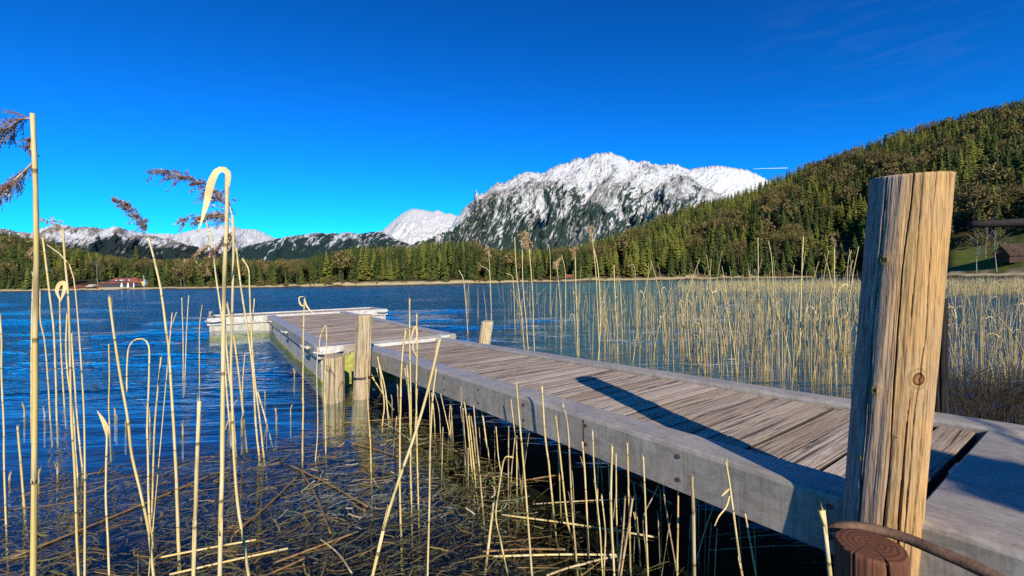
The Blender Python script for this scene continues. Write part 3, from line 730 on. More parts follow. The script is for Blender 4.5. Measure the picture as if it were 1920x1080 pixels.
# corner plate
cp = MB(); cp.box((PU0 + .0, PV0 - .016, ZP - .17), (PU0 + .36, PV0, ZP - .01), .004); cp.box((PU0 - .014, PV0 - .014, ZP - .17), (PU0 - .002, PV0 + .22, ZP - .01), .004)
for q in (.06, .3): cp.tube([(PU0 + q, PV0 - .02, ZP - .06), (PU0 + q, PV0 - .03, ZP - .06)], .012, 8)
loc_(cp).build('corner_plate', 'white_steel', pon)
cp = MB(); cp.box((PU0 - .8, CV0 - .013, ZP - .16), (PU0 - .01, CV0 - .001, ZP - .02), .004)
loc_(cp).build('corner_plate', 'white_steel', pon)
def cleat(u_, v_, side):
    b = MB(); o_ = np.array([u_, v_, ZP - .09])
    ax = np.array([0, 1.0, 0]) if side == 'u' else np.array([1.0, 0, 0]); ou = np.array([-1.0, 0, 0]) if side == 'u' else np.array([0, -1.0, 0])
    pts = [o_ + ax * a + ou * q + np.array([0, 0, z_]) for a, q, z_ in ((-.21, .11, .035), (-.13, .10, .01), (-.07, .09, 0), (.07, .09, 0), (.13, .10, .01), (.21, .11, .035))]
    b.tube(resample(pts, 12), np.array([.012, .017, .021, .024, .026, .026, .026, .026, .024, .021, .017, .012]), 8)
    for a in (-.06, .06): b.tube([o_ + ax * a - ou * .01, o_ + ax * a + ou * .09], .022, 8)
    loc_(b).build('cleat', 'white_steel', pon, smooth=True)
cleat(PU0, 13.6, 'u'); cleat(PU0, 10.3, 'u'); cleat(PU0, 7.6, 'u'); cleat(CU0 + .15, CV0, 'v'); cleat(CU1 - .2, CV0, 'v'); cleat(PU0 + .12, PV0 - .012, 'v')
bl = MB(); bl.tube([(CU0 + .08, CV0 + .9, ZP), (CU0 + .08, CV0 + .9, ZP + .16)], .05, 10); bl.tube([(CU0 + .08, CV0 + .75, ZP + .12), (CU0 + .08, CV0 + 1.05, ZP + .12)], .03, 8)
loc_(bl).build('bollard', 'galvanised', pon, smooth=True)

# walkway
def zg(v): return .575 + (.685 - .575) * (6.4 - v) / 6.1
def uL(v): return 1.695 + (1.875 - 1.695) * (5.9 - v) / 5.5
def uR(v): return 3.035 + (3.475 - 3.035) * (6.5 - v) / 5.8
wk = empty('walkway', uv2w(2.6, 3, 0), TH); OX, OY = 2.6, 3.0
tag(wk, 'long grey weathered plank walkway with steel side beams leading out to the pontoon', 'walkway')
dk = MB(); y = .47
while y < 6.33:
    wv = drng.choice([.135, .142, .142, .15]); 
    plank(dk, uL(y) + .225, uR(y) - .19, y, min(y + wv, 6.37), 0, .045, lambda q: zg(q) - .035, .004)
    y += wv + drng.choice([.005, .006, .007, .013])
# boards in the shade by the end plate
loc_(dk).build('deck', 'deck_plank', wk)
def beam(side, w_, h_, nm):
    b = MB(); n = 24; V = []; F = []
    prof = [(0, -h_), (0, -.02), (.006, -.006), (.02, 0), (w_ - .02, 0), (w_ - .006, -.006), (w_, -.02), (w_, -h_)]
    k = len(prof)
    for i in range(n + 1):
        v = -1.2 + (6.47 + 1.2) * i / n
        for a, z_ in prof:
            x = uL(v) + a if side < 0 else uR(v) - a
            V.append((x, v, zg(v) + z_ + .0))
    for i in range(n):
        for j in range(k):
            q = (i * k + j, i * k + (j + 1) % k, (i + 1) * k + (j + 1) % k, (i + 1) * k + j)
            F.append(q if side > 0 else q[::-1])
    F += [tuple(range(k)), tuple(n * k + j for j in range(k))[::-1]]
    b.add(V, F); o_ = loc_(b).build(nm, 'galvanised', wk); return o_
for v in np.arange(-.6, 6.3, .62):
    for dz in (.05, .165):
        bm_ = MB(); q = (uL(v), v, zg(v) - dz); bm_.tube([(q[0] + .004, q[1], q[2]), (q[0] - .007, q[1], q[2])], .011, 6); loc_(bm_).build('bolt', 'rust', wk)
for v in (1.9, 4.1):
    bm_ = MB(); bm_.box((uL(v) - .0025, v, zg(v) - .22), (uL(v) + .01, v + .012, zg(v) - .022)); loc_(bm_).build('joint_strip', 'rust', wk)
beam(-1, .22, .225, 'side_beam'); beam(1, .185, .225, 'side_beam')
cb = MB()
for v in np.arange(.6, 6.3, .95): cb.box((uL(v) + .22, v, zg(v) - .20), (uR(v) - .19, v + .08, zg(v) - .085))
loc_(cb).build('cross_member', 'galvanised', wk)
ep = MB(); ep.box((uL(.3) + .223, -.02, zg(.2) - .2), (uR(.3) - .188, .43, zg(.2) - .024), .006); loc_(ep).build('end_plate', 'galvanised', wk)
ep = MB(); ep.box((uL(-.3) + .223, -1.2, zg(-.5) - .2), (uR(-.3) - .188, -.035, zg(-.5) - .022), .006); loc_(ep).build('end_plate', 'galvanised', wk)
ep = MB(); ep.box((uL(6.4) + .005, 6.375, zg(6.4) - .16), (uR(6.4) - .005, 6.45, zg(6.4) + .006), .006); loc_(ep).build('end_beam', 'white_steel', wk)
tp_ = MB()
tp_.box((uL(6.5) + .1, 6.473, ZP - .05), (uR(6.5) + .2, 6.93, ZP + .006), .003)
for k in range(9): tp_.box((uL(6.5) + .12, 6.50 + k * .045, ZP + .006), (uR(6.5) + .18, 6.512 + k * .045, ZP + .011))
loc_(tp_).build('threshold_plate', 'galvanised', wk)
br = MB()
br.box((uL(6.5) - .42, 6.50, .02), (uL(6.5) - .10, 6.60, ZP - .10), .01)
br.box((uL(6.5) - .10, 6.50, .20), (uL(6.5) + .15, 6.60, ZP - .07), .01)
loc_(br).build('hinge_bracket', 'algae', wk)
hb = MB(); hb.tube([(uL(6.3) + .02, 6.36, zg(6.3) + .0), (uL(6.3) + .02, 6.36, zg(6.3) + .07)], .045, 10); loc_(hb).build('rubber_buffer', 'black_rubber', wk)
hb = MB(); hb.box((uR(6.5) + .0, 6.52, ZP - .1), (uR(6.5) + .16, 6.75, ZP + .04), .01)
loc_(hb).build('hinge_bracket', 'white_steel', wk)

# ------------------------------------------------------------------ timber posts
def post(name, base, top, r0, r1, mat, seed, cracks, slant=(0, 0), nc_=260, nz=170, bump_=.003, grain=.0012, knots=()):
    """round post, split and checked; cracks = list of (angle, z0, z1, width(m), depth, wander)"""
    base = np.asarray(base, float); top = np.asarray(top, float)
    ang = np.linspace(0, 2 * math.pi, nc_, endpoint=False); tz = np.linspace(0, 1, nz)
    A, T = np.meshgrid(ang, tz); H = np.linalg.norm(top - base)
    r = r0 + (r1 - r0) * T
    Zm = T * H
    cx, cy = np.cos(A), np.sin(A)
    r = r * (1 + .035 * (fbm(cx * 1.3 + 7, cy * 1.3 + seed + Zm * .9, 3, seed) - .5) * 2)
    r = r + bump_ * (fbm(cx * 6 + 9, cy * 6 + Zm * 2.2, 4, seed + 2) - .5) * 2
    r = r + grain * (fbm(A * 30, Zm * 1.6 + seed, 3, seed + 4) - .5) * 2
    ck = np.zeros_like(r)
    for (a0, z0, z1, wd, dp, wn) in cracks:
        ac = a0 + wn * (fbm(Zm * 2.2, Zm * 0 + a0 * 3, 3, seed + int(a0 * 100)) - .5)
        d = (A - ac + math.pi) % (2 * math.pi) - math.pi
        wz = wd * np.clip((T - z0) / .06, 0, 1) * np.clip((z1 - T) / .06, 0, 1) * (.4 + 1.1 * fbm(Zm * 5, Zm * 0 + a0, 2, seed + 9))
        pr_ = np.clip(1 - np.abs(d * r0) / np.maximum(wz, 1e-6), 0, 1); pr_ = np.where(wz > 1e-5, pr_, 0)
        r = r - dp * pr_ ** .7; ck = np.maximum(ck, np.clip(pr_ * 1.6, 0, 1))
    for (ka, kz, kr, kh) in knots:
        d = np.hypot(((A - ka + math.pi) % (2 * math.pi) - math.pi) * r0, Zm - kz)
        r = r + kh * np.exp(-(d / kr) ** 2) - kh * .9 * np.exp(-(d / (kr * .33)) ** 2)
    ax = (top - base) / H
    V = base + ax * Zm[..., None] + np.stack([cx * r, cy * r, np.zeros_like(r)], -1)
    edge = np.clip((T - .985) / .015, 0, 1)
    V[..., 2] += np.clip((T - .9) / .1, 0, 1) * (slant[0] * cx + slant[1] * cy) * r1
    V = V.reshape(-1, 3)
    F = []
    for i in range(nz - 1):
        b_ = i * nc_
        F += [(b_ + k, b_ + (k + 1) % nc_, b_ + nc_ + (k + 1) % nc_, b_ + nc_ + k) for k in range(nc_)]
    # rounded top with rings
    n0 = len(V); rings = []; ctop = V[(nz - 1) * nc_:].mean(axis=0)
    last = np.arange((nz - 1) * nc_, nz * nc_); ck = ck.ravel()
    VV_ = [V]; cks = [ck]
    for q, dz_ in ((.965, .004), (.8, .006), (.45, .007), (.1, .006)):
        rim = V[(nz - 1) * nc_:] - ctop; rad_ = np.hypot(rim[:, 0], rim[:, 1]); mr_ = np.median(rad_)
        k_ = (rad_ * q ** 3 + mr_ * (1 - q ** 3)) / rad_
        ring = ctop + rim * (q * k_)[:, None]; ring[:, 2] += dz_
        VV_.append(ring); cks.append(ck[(nz - 1) * nc_: nz * nc_] * (.9 if q > .05 else 0)); cur = np.arange(n0, n0 + nc_); n0 += nc_
        F += [(last[k], last[(k + 1) % nc_], cur[(k + 1) % nc_], cur[k]) for k in range(nc_)]; last = cur
    VV_.append((ctop + np.array([0, 0, .006]))[None]); cks.append(np.zeros(1))
    F += [(last[k], last[(k + 1) % nc_], n0) for k in range(nc_)]
    Vall = np.concatenate(VV_)
    o_ = mesh_obj(name, Vall, F, mat, loc=base, smooth=True, attrs={'crack': np.concatenate(cks)})
    sm_ = np.ones(len(o_.data.polygons), bool); sm_[(nz - 1) * nc_:] = False; o_.data.polygons.foreach_set('use_smooth', sm_)
    return o_
DP = 1.47
pb_ = D(1650, 1010, DP); ptp = D(1706, 332, DP)
axp = (ptp - pb_) / np.linalg.norm(ptp - pb_)
low = pb_ + axp * ((-.5 - pb_[2]) / axp[2])
Hp_ = np.linalg.norm(ptp - low)
# viewing angles round the post: camera side is -direction of the post
va = math.atan2(-pb_[1], -pb_[0])        # angle pointing at the camera
def pang(px, py):  # angle round the post for a photo pixel near its axis
    ctr = np.interp(py, [332, 1010], [1706, 1650]); half = np.interp(py, [332, 1010], [83, 76])
    return va + math.asin(max(-.98, min(.98, (px - ctr) / half)))
def ploc(px, py, r=.102):
    a = pang(px, py); zc = np.interp(py, [332, 1010], [np.linalg.norm(ptp - low), np.linalg.norm(pb_ - low)])
    c = low + axp * zc; return tuple((c + np.array([math.cos(a) * r, math.sin(a) * r, 0])) - low), a, zc
kn = [(1719, 695, .017), (1657, 487, .011), (1640, 722, .010), (1612, 852, .006), (1680, 800, .005)]
kl = [ploc(x, y) for x, y, r in kn]
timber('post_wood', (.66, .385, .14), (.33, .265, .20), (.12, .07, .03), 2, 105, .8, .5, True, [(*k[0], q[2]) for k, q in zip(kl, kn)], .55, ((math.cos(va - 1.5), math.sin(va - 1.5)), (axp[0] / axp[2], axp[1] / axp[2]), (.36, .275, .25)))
timber('pile_wood', (.62, .47, .25), (.46, .39, .29), (.10, .065, .035), 2, 50, .85, .6, True)
timber('pile_pale', (.74, .60, .34), (.55, .48, .36), (.25, .17, .08), 2, 50, .85, .3, True)
timber('stump_wood', (.22, .08, .035), (.13, .07, .05), (.04, .02, .012), 2, 55, .8, .4, True)
timber('dark_timber', (.028, .022, .018), (.024, .024, .026), (.01, .008, .006), 2, 50, .85, .5, True)
cr = [(pang(1706, 340), .38, 1.1, .0026, .013, .25), (pang(1752, 330), .38, 1.1, .0022, .011, .25), (pang(1655, 350), .3, 1.1, .0022, .010, .22), (pang(1735, 700), .2, .78, .0024, .012, .2), (pang(1772, 330), .55, 1.1, .0016, .01, .12),
      (pang(1690, 900), .1, .7, .0035, .02, .2), (pang(1633, 700), .2, .9, .0018, .01, .2), (pang(1728, 360), .75, 1.1, .0014, .008, .15), (pang(1742, 640), .42, .72, .0016, .008, .2), (va + 2.6, 0, 1.1, .005, .02, .3), (va - 2.2, .2, 1.1, .004, .02, .3)]
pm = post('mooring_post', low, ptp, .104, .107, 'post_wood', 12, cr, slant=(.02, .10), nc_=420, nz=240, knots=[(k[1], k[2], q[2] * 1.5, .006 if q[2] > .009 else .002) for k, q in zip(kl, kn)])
# the sawn top drops to the left in the photo
tag(pm, 'big thick leaning timber post with long cracks and a round knot beside the walkway', 'post')
sb = D(1632, 1024, 1.16)
st_ = post('cut_stump', (sb[0] + .005, sb[1], -.5), sb, .082, .079, 'stump_wood', 31, [(va + .5, .3, 1.1, .004, .02, .3), (va - .5, .5, 1.1, .002, .01, .3), (va + 2, .2, 1.1, .003, .02, .2)], (.0, .0), 200, 80)
tag(st_, 'short sawn reddish brown stump in front of the big leaning post', 'stump')
def pile(px, ytop, ywl, wpx, mat, seed, label, name='mooring_pile', lean=0, zwl=0.0, cat='post', slant=(0, 0), depth=None):
    b = P(px, ywl, zwl); dep = b[1] if depth is None else depth
    if depth is not None: b = D(px, ywl, depth)
    tpp = D(px + lean, ytop, dep); r_ = wpx / 2 * dep / FPX / math.sqrt(1 + ((px - 960) / FPX) ** 2)
    ax = (tpp - b) / np.linalg.norm(tpp - b); lw = b + ax * ((-.7 - b[2]) / ax[2])
    rr = random.Random(seed)
    crk = [(rr.uniform(0, 6.28), rr.uniform(0, .4), 1.1, rr.uniform(.004, .008), .02, .25) for _ in range(9)]
    o_ = post(name, lw, tpp, r_ * 1.05, r_, mat, seed, crk, slant, 130, 70, .006, .003)
    tag(o_, label, cat); return o_, b, r_
p1, b1, r1_ = pile(626, 668, 752, 40, 'pile_wood', 3, 'short broad split timber pile standing at the near corner of the pontoon', slant=(0, .1))
p2, b2, r2_ = pile(677, 591, 746, 31, 'pile_wood', 5, 'tall narrow grey timber pile bound with a thin wire beside the walkway end', lean=7)
wb = MB(); c2 = P(678, 708, 0); a2 = D(678, 708, b2[1]) - np.array([0, 0, 0])
for dz in (0, .018): wb.tube([a2 + np.array([math.cos(q) * (r2_ + .012), math.sin(q) * (r2_ + .012), dz]) for q in np.linspace(0, 6.283, 28)], .006, 6, False)
wb.tube(resample([a2 + np.array([r2_, .0, .01]), a2 + np.array([.35, .15, .0]), a2 + np.array([.75, .35, .03])], 8), .008, 6)
wo_ = wb.build('wire_band', 'black_rubber', None); wo_.parent = p2; wo_.matrix_parent_inverse = Matrix.Translation(-p2.location)
p3, b3, r3_ = pile(905, 603, 665, 22, 'pile_pale', 8, 'pale sawn pile leaning behind the right edge of the walkway', lean=9, slant=(0, .12))
# dark post beyond the walkway, half hidden by the big post
pd, _, _ = pile(1752, 560, 772, 50, 'dark_timber', 9, 'dark weathered post on the far side of the walkway partly hidden by the big post', depth=2.75)
# curved rusty hose/branch over the stump
cbm = MB(); cp_ = [D(1546, 992, 1.32), D(1580, 986, 1.29), D(1630, 990, 1.28), D(1690, 1006, 1.24), D(1750, 1030, 1.18), D(1820, 1060, 1.12), D(1890, 1095, 1.06)]
cbm.tube(resample(cp_, 40), np.interp(np.linspace(0, 1, 40), [0, .1, 1], [.010, .013, .017]), 10)
cz = cbm.build('curved_branch', 'rust', None, smooth=True); tag(cz, 'curved brown barkless branch lying across the foot of the big post', 'branch')
# dark railing at the right
rl = empty('railing', D(1990, 540, 4.2)); tag(rl, 'dark horizontal railing beam jutting into view right of the big post', 'railing')
ro = np.array(rl.location)
b = MB(); q0 = D(1820, 421, 4.2) - ro; q1 = D(2120, 409, 4.1) - ro
b.tube(resample([q0, (q0 + q1) / 2, q1], 12), np.linspace(.034, .062, 12), 10); b.build('beam', 'dark_timber', rl, smooth=True)
b = MB(); z0_ = D(2060, 411, 4.15) - ro; b.tube([z0_ + np.array([0, .06, .1]), np.array([z0_[0], z0_[1] + .06, -ro[2] - .3])], .07, 12); b.build('upright', 'dark_timber', rl, smooth=True)

# ------------------------------------------------------------------ reeds
rr_ = np.random.default_rng(23)
def plume_mesh(axis, nb, blen, droop, side, sl, sw, seed, thin=.0009):
    """feathery seed head along a 3d axis polyline"""
    g_ = np.random.default_rng(seed); ax = resample(axis, 24); V = []; F = []
    L = np.linalg.norm(ax[-1] - ax[0])
    tv, tf, _ = tube(ax, np.linspace(thin * 2.2, thin, 24), 5); V += [np.array(q) for q in tv]; F += tf; MI_ = [1] * len(tf)
    for i in range(nb):
        t_ = g_.random() ** .9; k = min(int(t_ * 23), 22); p = ax[k] + (ax[k + 1] - ax[k]) * (t_ * 23 - k)
        dr = ax[min(k + 2, 23)] - ax[max(k - 1, 0)]; dr /= np.linalg.norm(dr) + 1e-9
        rd = g_.normal(size=3); d = dr * .9 + rd * .45 + np.array(side); d /= np.linalg.norm(d)
        bl = blen * (1.05 - .55 * t_) * (.5 + .7 * g_.random()); npt = 6; pts = []
        for j in range(npt):
            q = j / (npt - 1); pts.append(p + d * bl * q + np.array([0, 0, -droop * bl * q * q]))
        tv, tf, _ = tube(pts, np.linspace(thin, thin * .4, npt), 3, False); b_ = len(V); V += [np.array(q) for q in tv]; F += [tuple(w_ + b_ for w_ in f) for f in tf]; MI_ += [0] * len(tf)
        for j in range(int(18 + 12 * g_.random())):
            q = .15 + .85 * g_.random(); kk = min(int(q * (npt - 1)), npt - 2); s0 = pts[kk] + (pts[kk + 1] - pts[kk]) * (q * (npt - 1) - kk)
            e = d * .8 + g_.normal(size=3) * .5 + np.array([0, 0, -droop * .6]); e /= np.linalg.norm(e); l_ = sl * (.5 + g_.random()); n_ = np.cross(e, g_.normal(size=3)); n_ /= np.linalg.norm(n_) + 1e-9
            b_ = len(V); V += [s0, s0 + e * l_ * .4 + n_ * sw, s0 + e * l_, s0 + e * l_ * .4 - n_ * sw]; F += [(b_, b_ + 1, b_ + 2), (b_, b_ + 2, b_ + 3)]; MI_ += ([0, 0] if g_.random() < .93 else [1, 1])
    return np.array(V), F, MI_
def ribbon(pts, wid, nrm, curl=0.25):
    """long narrow leaf with a fold, a few mm thick"""
    pts = resample(pts, 26); n = len(pts); tg = np.gradient(pts, axis=0); tg /= np.linalg.norm(tg, axis=1)[:, None]
    wd = np.interp(np.linspace(0, 1, n), np.linspace(0, 1, len(wid)), wid); V = []; F = []
    for i in range(n):
        a = np.cross(tg[i], nrm); a /= np.linalg.norm(a) + 1e-9; b_ = np.cross(a, tg[i])
        for s_, h_ in ((-1, curl), (0, -curl * .3), (1, curl)): V.append(pts[i] + a * s_ * wd[i] / 2 + b_ * h_ * wd[i] / 2)
    for i in range(n - 1):
        for j in range(2): F.append((i * 3 + j, i * 3 + j + 1, i * 3 + 4 + j, i * 3 + 3 + j))
    return V, F
REEDS = []
def reed(pts, wpx, label=None, group=None, base=None, dep=None, mat='straw', seedheads=(), leaves=(), rmax=.0085, name='reed_stalk'):
    """pts: photo pixels from the top down; base=True when the last one is at the water line"""
    w0, w1_ = wpx if isinstance(wpx, tuple) else (wpx * .8, wpx)
    wk_ = .76
    if dep is None:
        dep = P(*pts[-1], 0)[1] if base else max(.42, .0095 * FPX / w1_)
    if not base: dep = min(dep, 2.1)
    W = [D(x, y, dep + .0 * i) for i, (x, y) in enumerate(pts)]
    e = W[-1] - W[-2]; e /= np.linalg.norm(e)
    if base: W.append(W[-1] + e * .3)
    else:
        e[2] = min(e[2], -.9); W.append(W[-1] + e * ((W[-1][2] + .25) / -e[2]))
    root = np.array([W[-1][0], W[-1][1], max(-.3, W[-1][2])])
    sc_ = dep / FPX
    n = 64; R = resample(W, n)
    Ls = np.concatenate([[0], np.cumsum(np.linalg.norm(np.diff(R, axis=0), axis=1))])
    rad = np.interp(np.linspace(0, 1, n), [0, 1], [w0 * sc_ / 2 * wk_, w1_ * sc_ / 2 * wk_]); rad = np.minimum(rad, rmax)
    pit = rr_.uniform(.14, .22); ph = (Ls / pit + rr_.random()) % 1
    rad = rad * (1 + .10 * (ph < .12) + .10 * ph + rr_.normal(0, .02, n))
    kink = np.cumsum(np.where(np.diff(np.floor(Ls / pit), prepend=0) > 0, rr_.normal(0, .13, n), 0) * rad * 1.2)
    R[:, 0] += (kink - np.linspace(kink[0], kink[-1], n)) 
    V, F, UV = tube(R, rad, 8)
    if w1_ >= 4 and not seedheads:
        for q in range(3):
            a_ = rr_.uniform(0, 6.28); off = np.array([math.cos(a_), math.sin(a_), 0]) * rad[0]; ln = rad[0] * rr_.uniform(2, 5); b0 = len(V)
            side_ = np.array([-math.sin(a_), math.cos(a_), 0]) * rad[0] * .55
            V += [R[1] + off - side_, R[1] + off + side_, R[0] + off * rr_.uniform(1, 2.2) + np.array([0, 0, ln])]; F.append((b0, b0 + 1, b0 + 2)); UV += [(0, 0)] * 3
        for q in range(rr_.integers(0, 3)):
            k_ = int(rr_.uniform(.1, .75) * n); a_ = rr_.uniform(0, 6.28); ln = rr_.uniform(.03, .09); d_ = np.array([math.cos(a_) * .35, math.sin(a_) * .35, 1]); r__ = rad[k_]
            p0_ = R[k_] + np.array([math.cos(a_), math.sin(a_), 0]) * r__; sd_ = np.array([-math.sin(a_), math.cos(a_), 0]) * r__ * .8; b0 = len(V)
            V += [p0_ - sd_, p0_ + sd_, p0_ + d_ * ln * .6 + sd_ * .6, p0_ + d_ * ln * .6 - sd_ * .6, p0_ + d_ * ln + np.array([0, 0, -ln * .25])]; F += [(b0, b0 + 1, b0 + 2, b0 + 3), (b0 + 3, b0 + 2, b0 + 4)]; UV += [(0, 0)] * 5
    top = empty(name, root) if (seedheads or leaves) else None
    if top is None:
        o_ = mesh_obj(name, V, F, mat, loc=root, smooth=True, uv=UV)
    else:
        o_ = top; mesh_obj('stem', np.array(V) - root, F, mat, top, None, True, UV)
    for (axis, nb, blen, droop, side, m_, sd) in seedheads:
        A_ = [D(x, y, dep) for x, y in axis]
        pv, pf, pm_ = plume_mesh(A_, int(nb * (1.5 if m_ == 'plume' else 1)), blen * sc_ * (1 if m_ == 'plume' else .75), droop, side, (6.5 if m_ == 'plume' else 4.5) * sc_, (.75 if m_ == 'plume' else .55) * sc_, sd, .0005 + .0003 * sc_)
        mesh_obj('seed_head', pv - root, pf, [m_, 'dry_leaf'], top, midx=pm_)
    for (lp, wd, m_) in leaves:
        A_ = [D(x, y, dep - .004 * i) for i, (x, y) in enumerate(lp)]
        lv, lf = ribbon(A_, [q * sc_ for q in wd], np.array([.25, -1, .1]))
        mesh_obj('leaf', np.array(lv) - root, lf, m_, top, smooth=True)
    tag(o_, label or 'thin straw-coloured reed stalk rising from the water left of the pontoon', 'reed', group or ('reeds left of the pontoon' if label is None else None))
    REEDS.append(o_); return o_
GL = ('slender pale reed stalk standing in the blue water left of the pontoon', 'reed stalks in the water left of the pontoon')
GF = ('broken straw-coloured reed stalk standing in the dark water in front of the walkway', 'broken reed stalks in front of the walkway')
GM = ('thin tall reed stalk standing in the water near the timber piles', 'reed stalks near the timber piles')
# tall ones on the left
reed([(61, 213), (66, 330), (68, 450), (68, 540), (66, 650), (66, 740), (64, 900), (63, 1085)], (9, 17), 'thickest and tallest pale reed with two drooping brown seed heads at the left edge', dep=.55,
     seedheads=[([(61, 222), (40, 224), (15, 240), (-25, 262)], 42, 60, .35, (-.5, 0, -.15), 'plume', 1), ([(66, 300), (55, 312), (30, 335), (5, 352), (-20, 362)], 36, 46, .5, (-.45, 0, -.35), 'plume', 2), ([(63, 255), (58, 275), (64, 296)], 8, 16, .2, (-.5, 0, -.1), 'plume', 3)])
reed([(66, 470), (62, 560), (60, 660), (60, 800), (62, 850)], 5, *GL, base=True)
reed([(80, 445), (86, 490), (93, 550), (101, 620), (104, 700), (107, 790)], 5, 'reed with a wispy curled tan seed head just right of the thickest reed', base=True, seedheads=[([(82, 455), (76, 445), (68, 452), (62, 470)], 14, 26, .4, (-.3, 0, -.2), 'plume_tan', 4)])
reed([(118, 430), (122, 490), (128, 555), (131, 640), (134, 780), (140, 880), (144, 1000), (148, 1085)], (4, 6), 'reed with a faint hair-like seed head blown left against the mountains', seedheads=[([(118, 432), (108, 420), (92, 413), (78, 414)], 12, 26, .3, (-.4, 0, 0), 'plume_tan', 5)])
reed([(88, 459), (105, 470), (128, 492), (138, 520), (143, 560), (148, 620), (153, 690), (158, 780), (160, 900), (160, 1085)], (2, 9), 'stout reed whose thin tip arches over to the left beside the lodge')
reed([(112, 560), (113, 620), (117, 700), (121, 760)], 3.5, 'reed with a curled yellow leaf at its top in front of the lodge shore', base=True, leaves=[([(112, 562), (107, 545), (113, 532), (122, 532), (121, 545), (113, 565)], (2, 6, 8, 6, 2), 'dry_leaf')])
reed([(126, 588), (124, 640), (127, 700), (138, 780), (142, 850), (146, 896)], 4, *GL, base=True)
reed([(134, 625), (140, 720), (145, 790), (154, 875)], 4, *GL, base=True)
reed([(75, 545), (76, 600), (84, 640), (90, 710), (95, 790)], 3.2, *GL, base=True)
reed([(0, 590), (3, 640), (3, 700), (7, 800), (8, 880), (12, 985)], 4, *GL, base=True)
reed([(33, 800), (40, 880), (46, 950)], 5, 'short broken reed stub standing between the two leftmost reeds', base=True)
reed([(205, 557), (213, 620), (225, 700), (240, 785), (247, 850), (263, 920), (280, 1000), (289, 1085)], (5, 7), 'long straight reed leaning left, its top level with the far shore below the lodge')
reed([(204, 645), (205, 700), (204, 760), (206, 812)], 3, *GL, base=True)
reed([(201, 812), (199, 880), (199, 940), (202, 1000), (205, 1085)], 5, 'reed stalk topped by a hanging pointed leaf in the left shallows', leaves=[([(201, 818), (199, 800), (192, 785), (182, 770)], (4, 9, 6, 1), 'dry_leaf')])
reed([(238, 735), (238, 690), (242, 650), (256, 636), (270, 637), (279, 650), (279, 700), (276, 790), (277, 840), (280, 960), (286, 1020)], (3, 5), 'reed bent over in a round hook like a walking stick', base=True)
reed([(302, 670), (295, 740), (290, 800), (287, 880), (285, 960)], 4, *GL, base=True)
reed([(278, 445), (290, 490), (304, 555), (313, 625), (318, 660), (322, 720), (327, 800), (331, 880), (334, 960), (336, 1035)], (4, 7.5), 'reed with a single slim seed head swept left against the grey mountains', base=True,
     seedheads=[([(278, 442), (272, 420), (255, 400), (238, 385), (220, 376)], 34, 24, .25, (-.5, 0, .05), 'plume', 7)])
reed([(331, 585), (320, 620), (316, 665)], 2.5, *GL, dep=1.2)
reed([(341, 558), (343, 640), (343, 712)], 2.2, *GL, base=True)
reed([(354, 554), (350, 620), (347, 706)], 2.2, *GL, base=True)
reed([(379, 572), (374, 620), (374, 722)], 2.2, *GL, base=True)
reed([(374, 752), (371, 820), (368, 900), (365, 1000), (363, 1085)], (8, 10), 'thick reed stub broken off square, its top level with the water below the pontoon')
reed([(426, 330), (425, 420), (421, 500), (419, 600), (417, 700), (416, 800), (415, 900), (411, 1000), (410, 1085)], (8, 13), 'sturdy reed with a broad pale leaf folded over its top', dep=.72,
     leaves=[([(427, 350), (428, 326), (419, 318), (407, 322), (396, 345), (388, 380), (378, 415), (372, 433)], (7, 10, 11, 13, 12, 8, 4, 1.5), 'dry_leaf')])
reed([(436, 405), (438, 450), (437, 520), (436, 560), (434, 640), (433, 700), (437, 800), (441, 880), (447, 950), (458, 1020), (467, 1085)], (5, 9), 'reed with the fullest layered purple-brown seed head behind the folded leaf',
     seedheads=[([(436, 405), (424, 372), (395, 352), (350, 332), (296, 318)], 52, 40, .45, (-.45, 0, -.12), 'plume', 9), ([(437, 420), (420, 402), (390, 402), (345, 412)], 34, 32, .5, (-.35, 0, -.12), 'plume', 10), ([(437, 432), (430, 440), (415, 455), (400, 470)], 22, 26, .4, (-.2, 0, -.3), 'plume', 11)])
reed([(386, 415), (397, 455), (405, 520), (414, 582), (420, 640), (424, 720), (430, 790)], 4, 'thin reed with a tangled curled seed head behind the folded-leaf reed', base=True,
     seedheads=[([(399, 462), (390, 462), (378, 470), (365, 480), (350, 488)], 22, 20, .5, (-.1, 0, .1), 'plume_tan', 12), ([(402, 480), (392, 486), (388, 500), (394, 515)], 4, 14, .5, (0, 0, -.2), 'plume_tan', 13)])
reed([(443, 465), (452, 540), (465, 625), (474, 700), (479, 790), (485, 852)], 4.5, *GL, base=True)
reed([(454, 485), (466, 505), (468, 540), (471, 618), (476, 695), (486, 780), (495, 855)], 4, 'reed with its dry tip bent left, rightmost of the left clump', base=True)
reed([(426, 570), (441, 651), (450, 720), (458, 797)], 5, *GL, base=True)
reed([(459, 664), (455, 720), (455, 772)], 3, *GL, base=True)
reed([(483, 735), (492, 765), (500, 795)], 4, *GL, base=True)
reed([(420, 560), (424, 640), (436, 760), (441, 830)], 4.5, *GL, base=True)
reed([(477, 560), (472, 640), (478, 720), (489, 800), (492, 830)], 3, *GL, base=True)
reed([(571, 560), (569, 620), (568, 700), (568, 760), (567, 865)], 4, 'lone upright reed with split curling tips in front of the pontoon side', base=True, leaves=[([(571, 575), (563, 570), (561, 558), (569, 556)], (1.5, 3, 2, 1), 'dry_leaf'), ([(571, 560), (576, 575), (588, 588)], (1.5, 3, 1), 'dry_leaf')])
reed([(598, 660), (601, 630), (611, 611), (612, 650), (609, 720), (610, 790), (611, 850)], 2.8, 'reed bent into a sharp peak in front of the short broad pile', base=True)
reed([(596, 655), (594, 700), (596, 800), (592, 862)], 2.5, *GM, base=True)
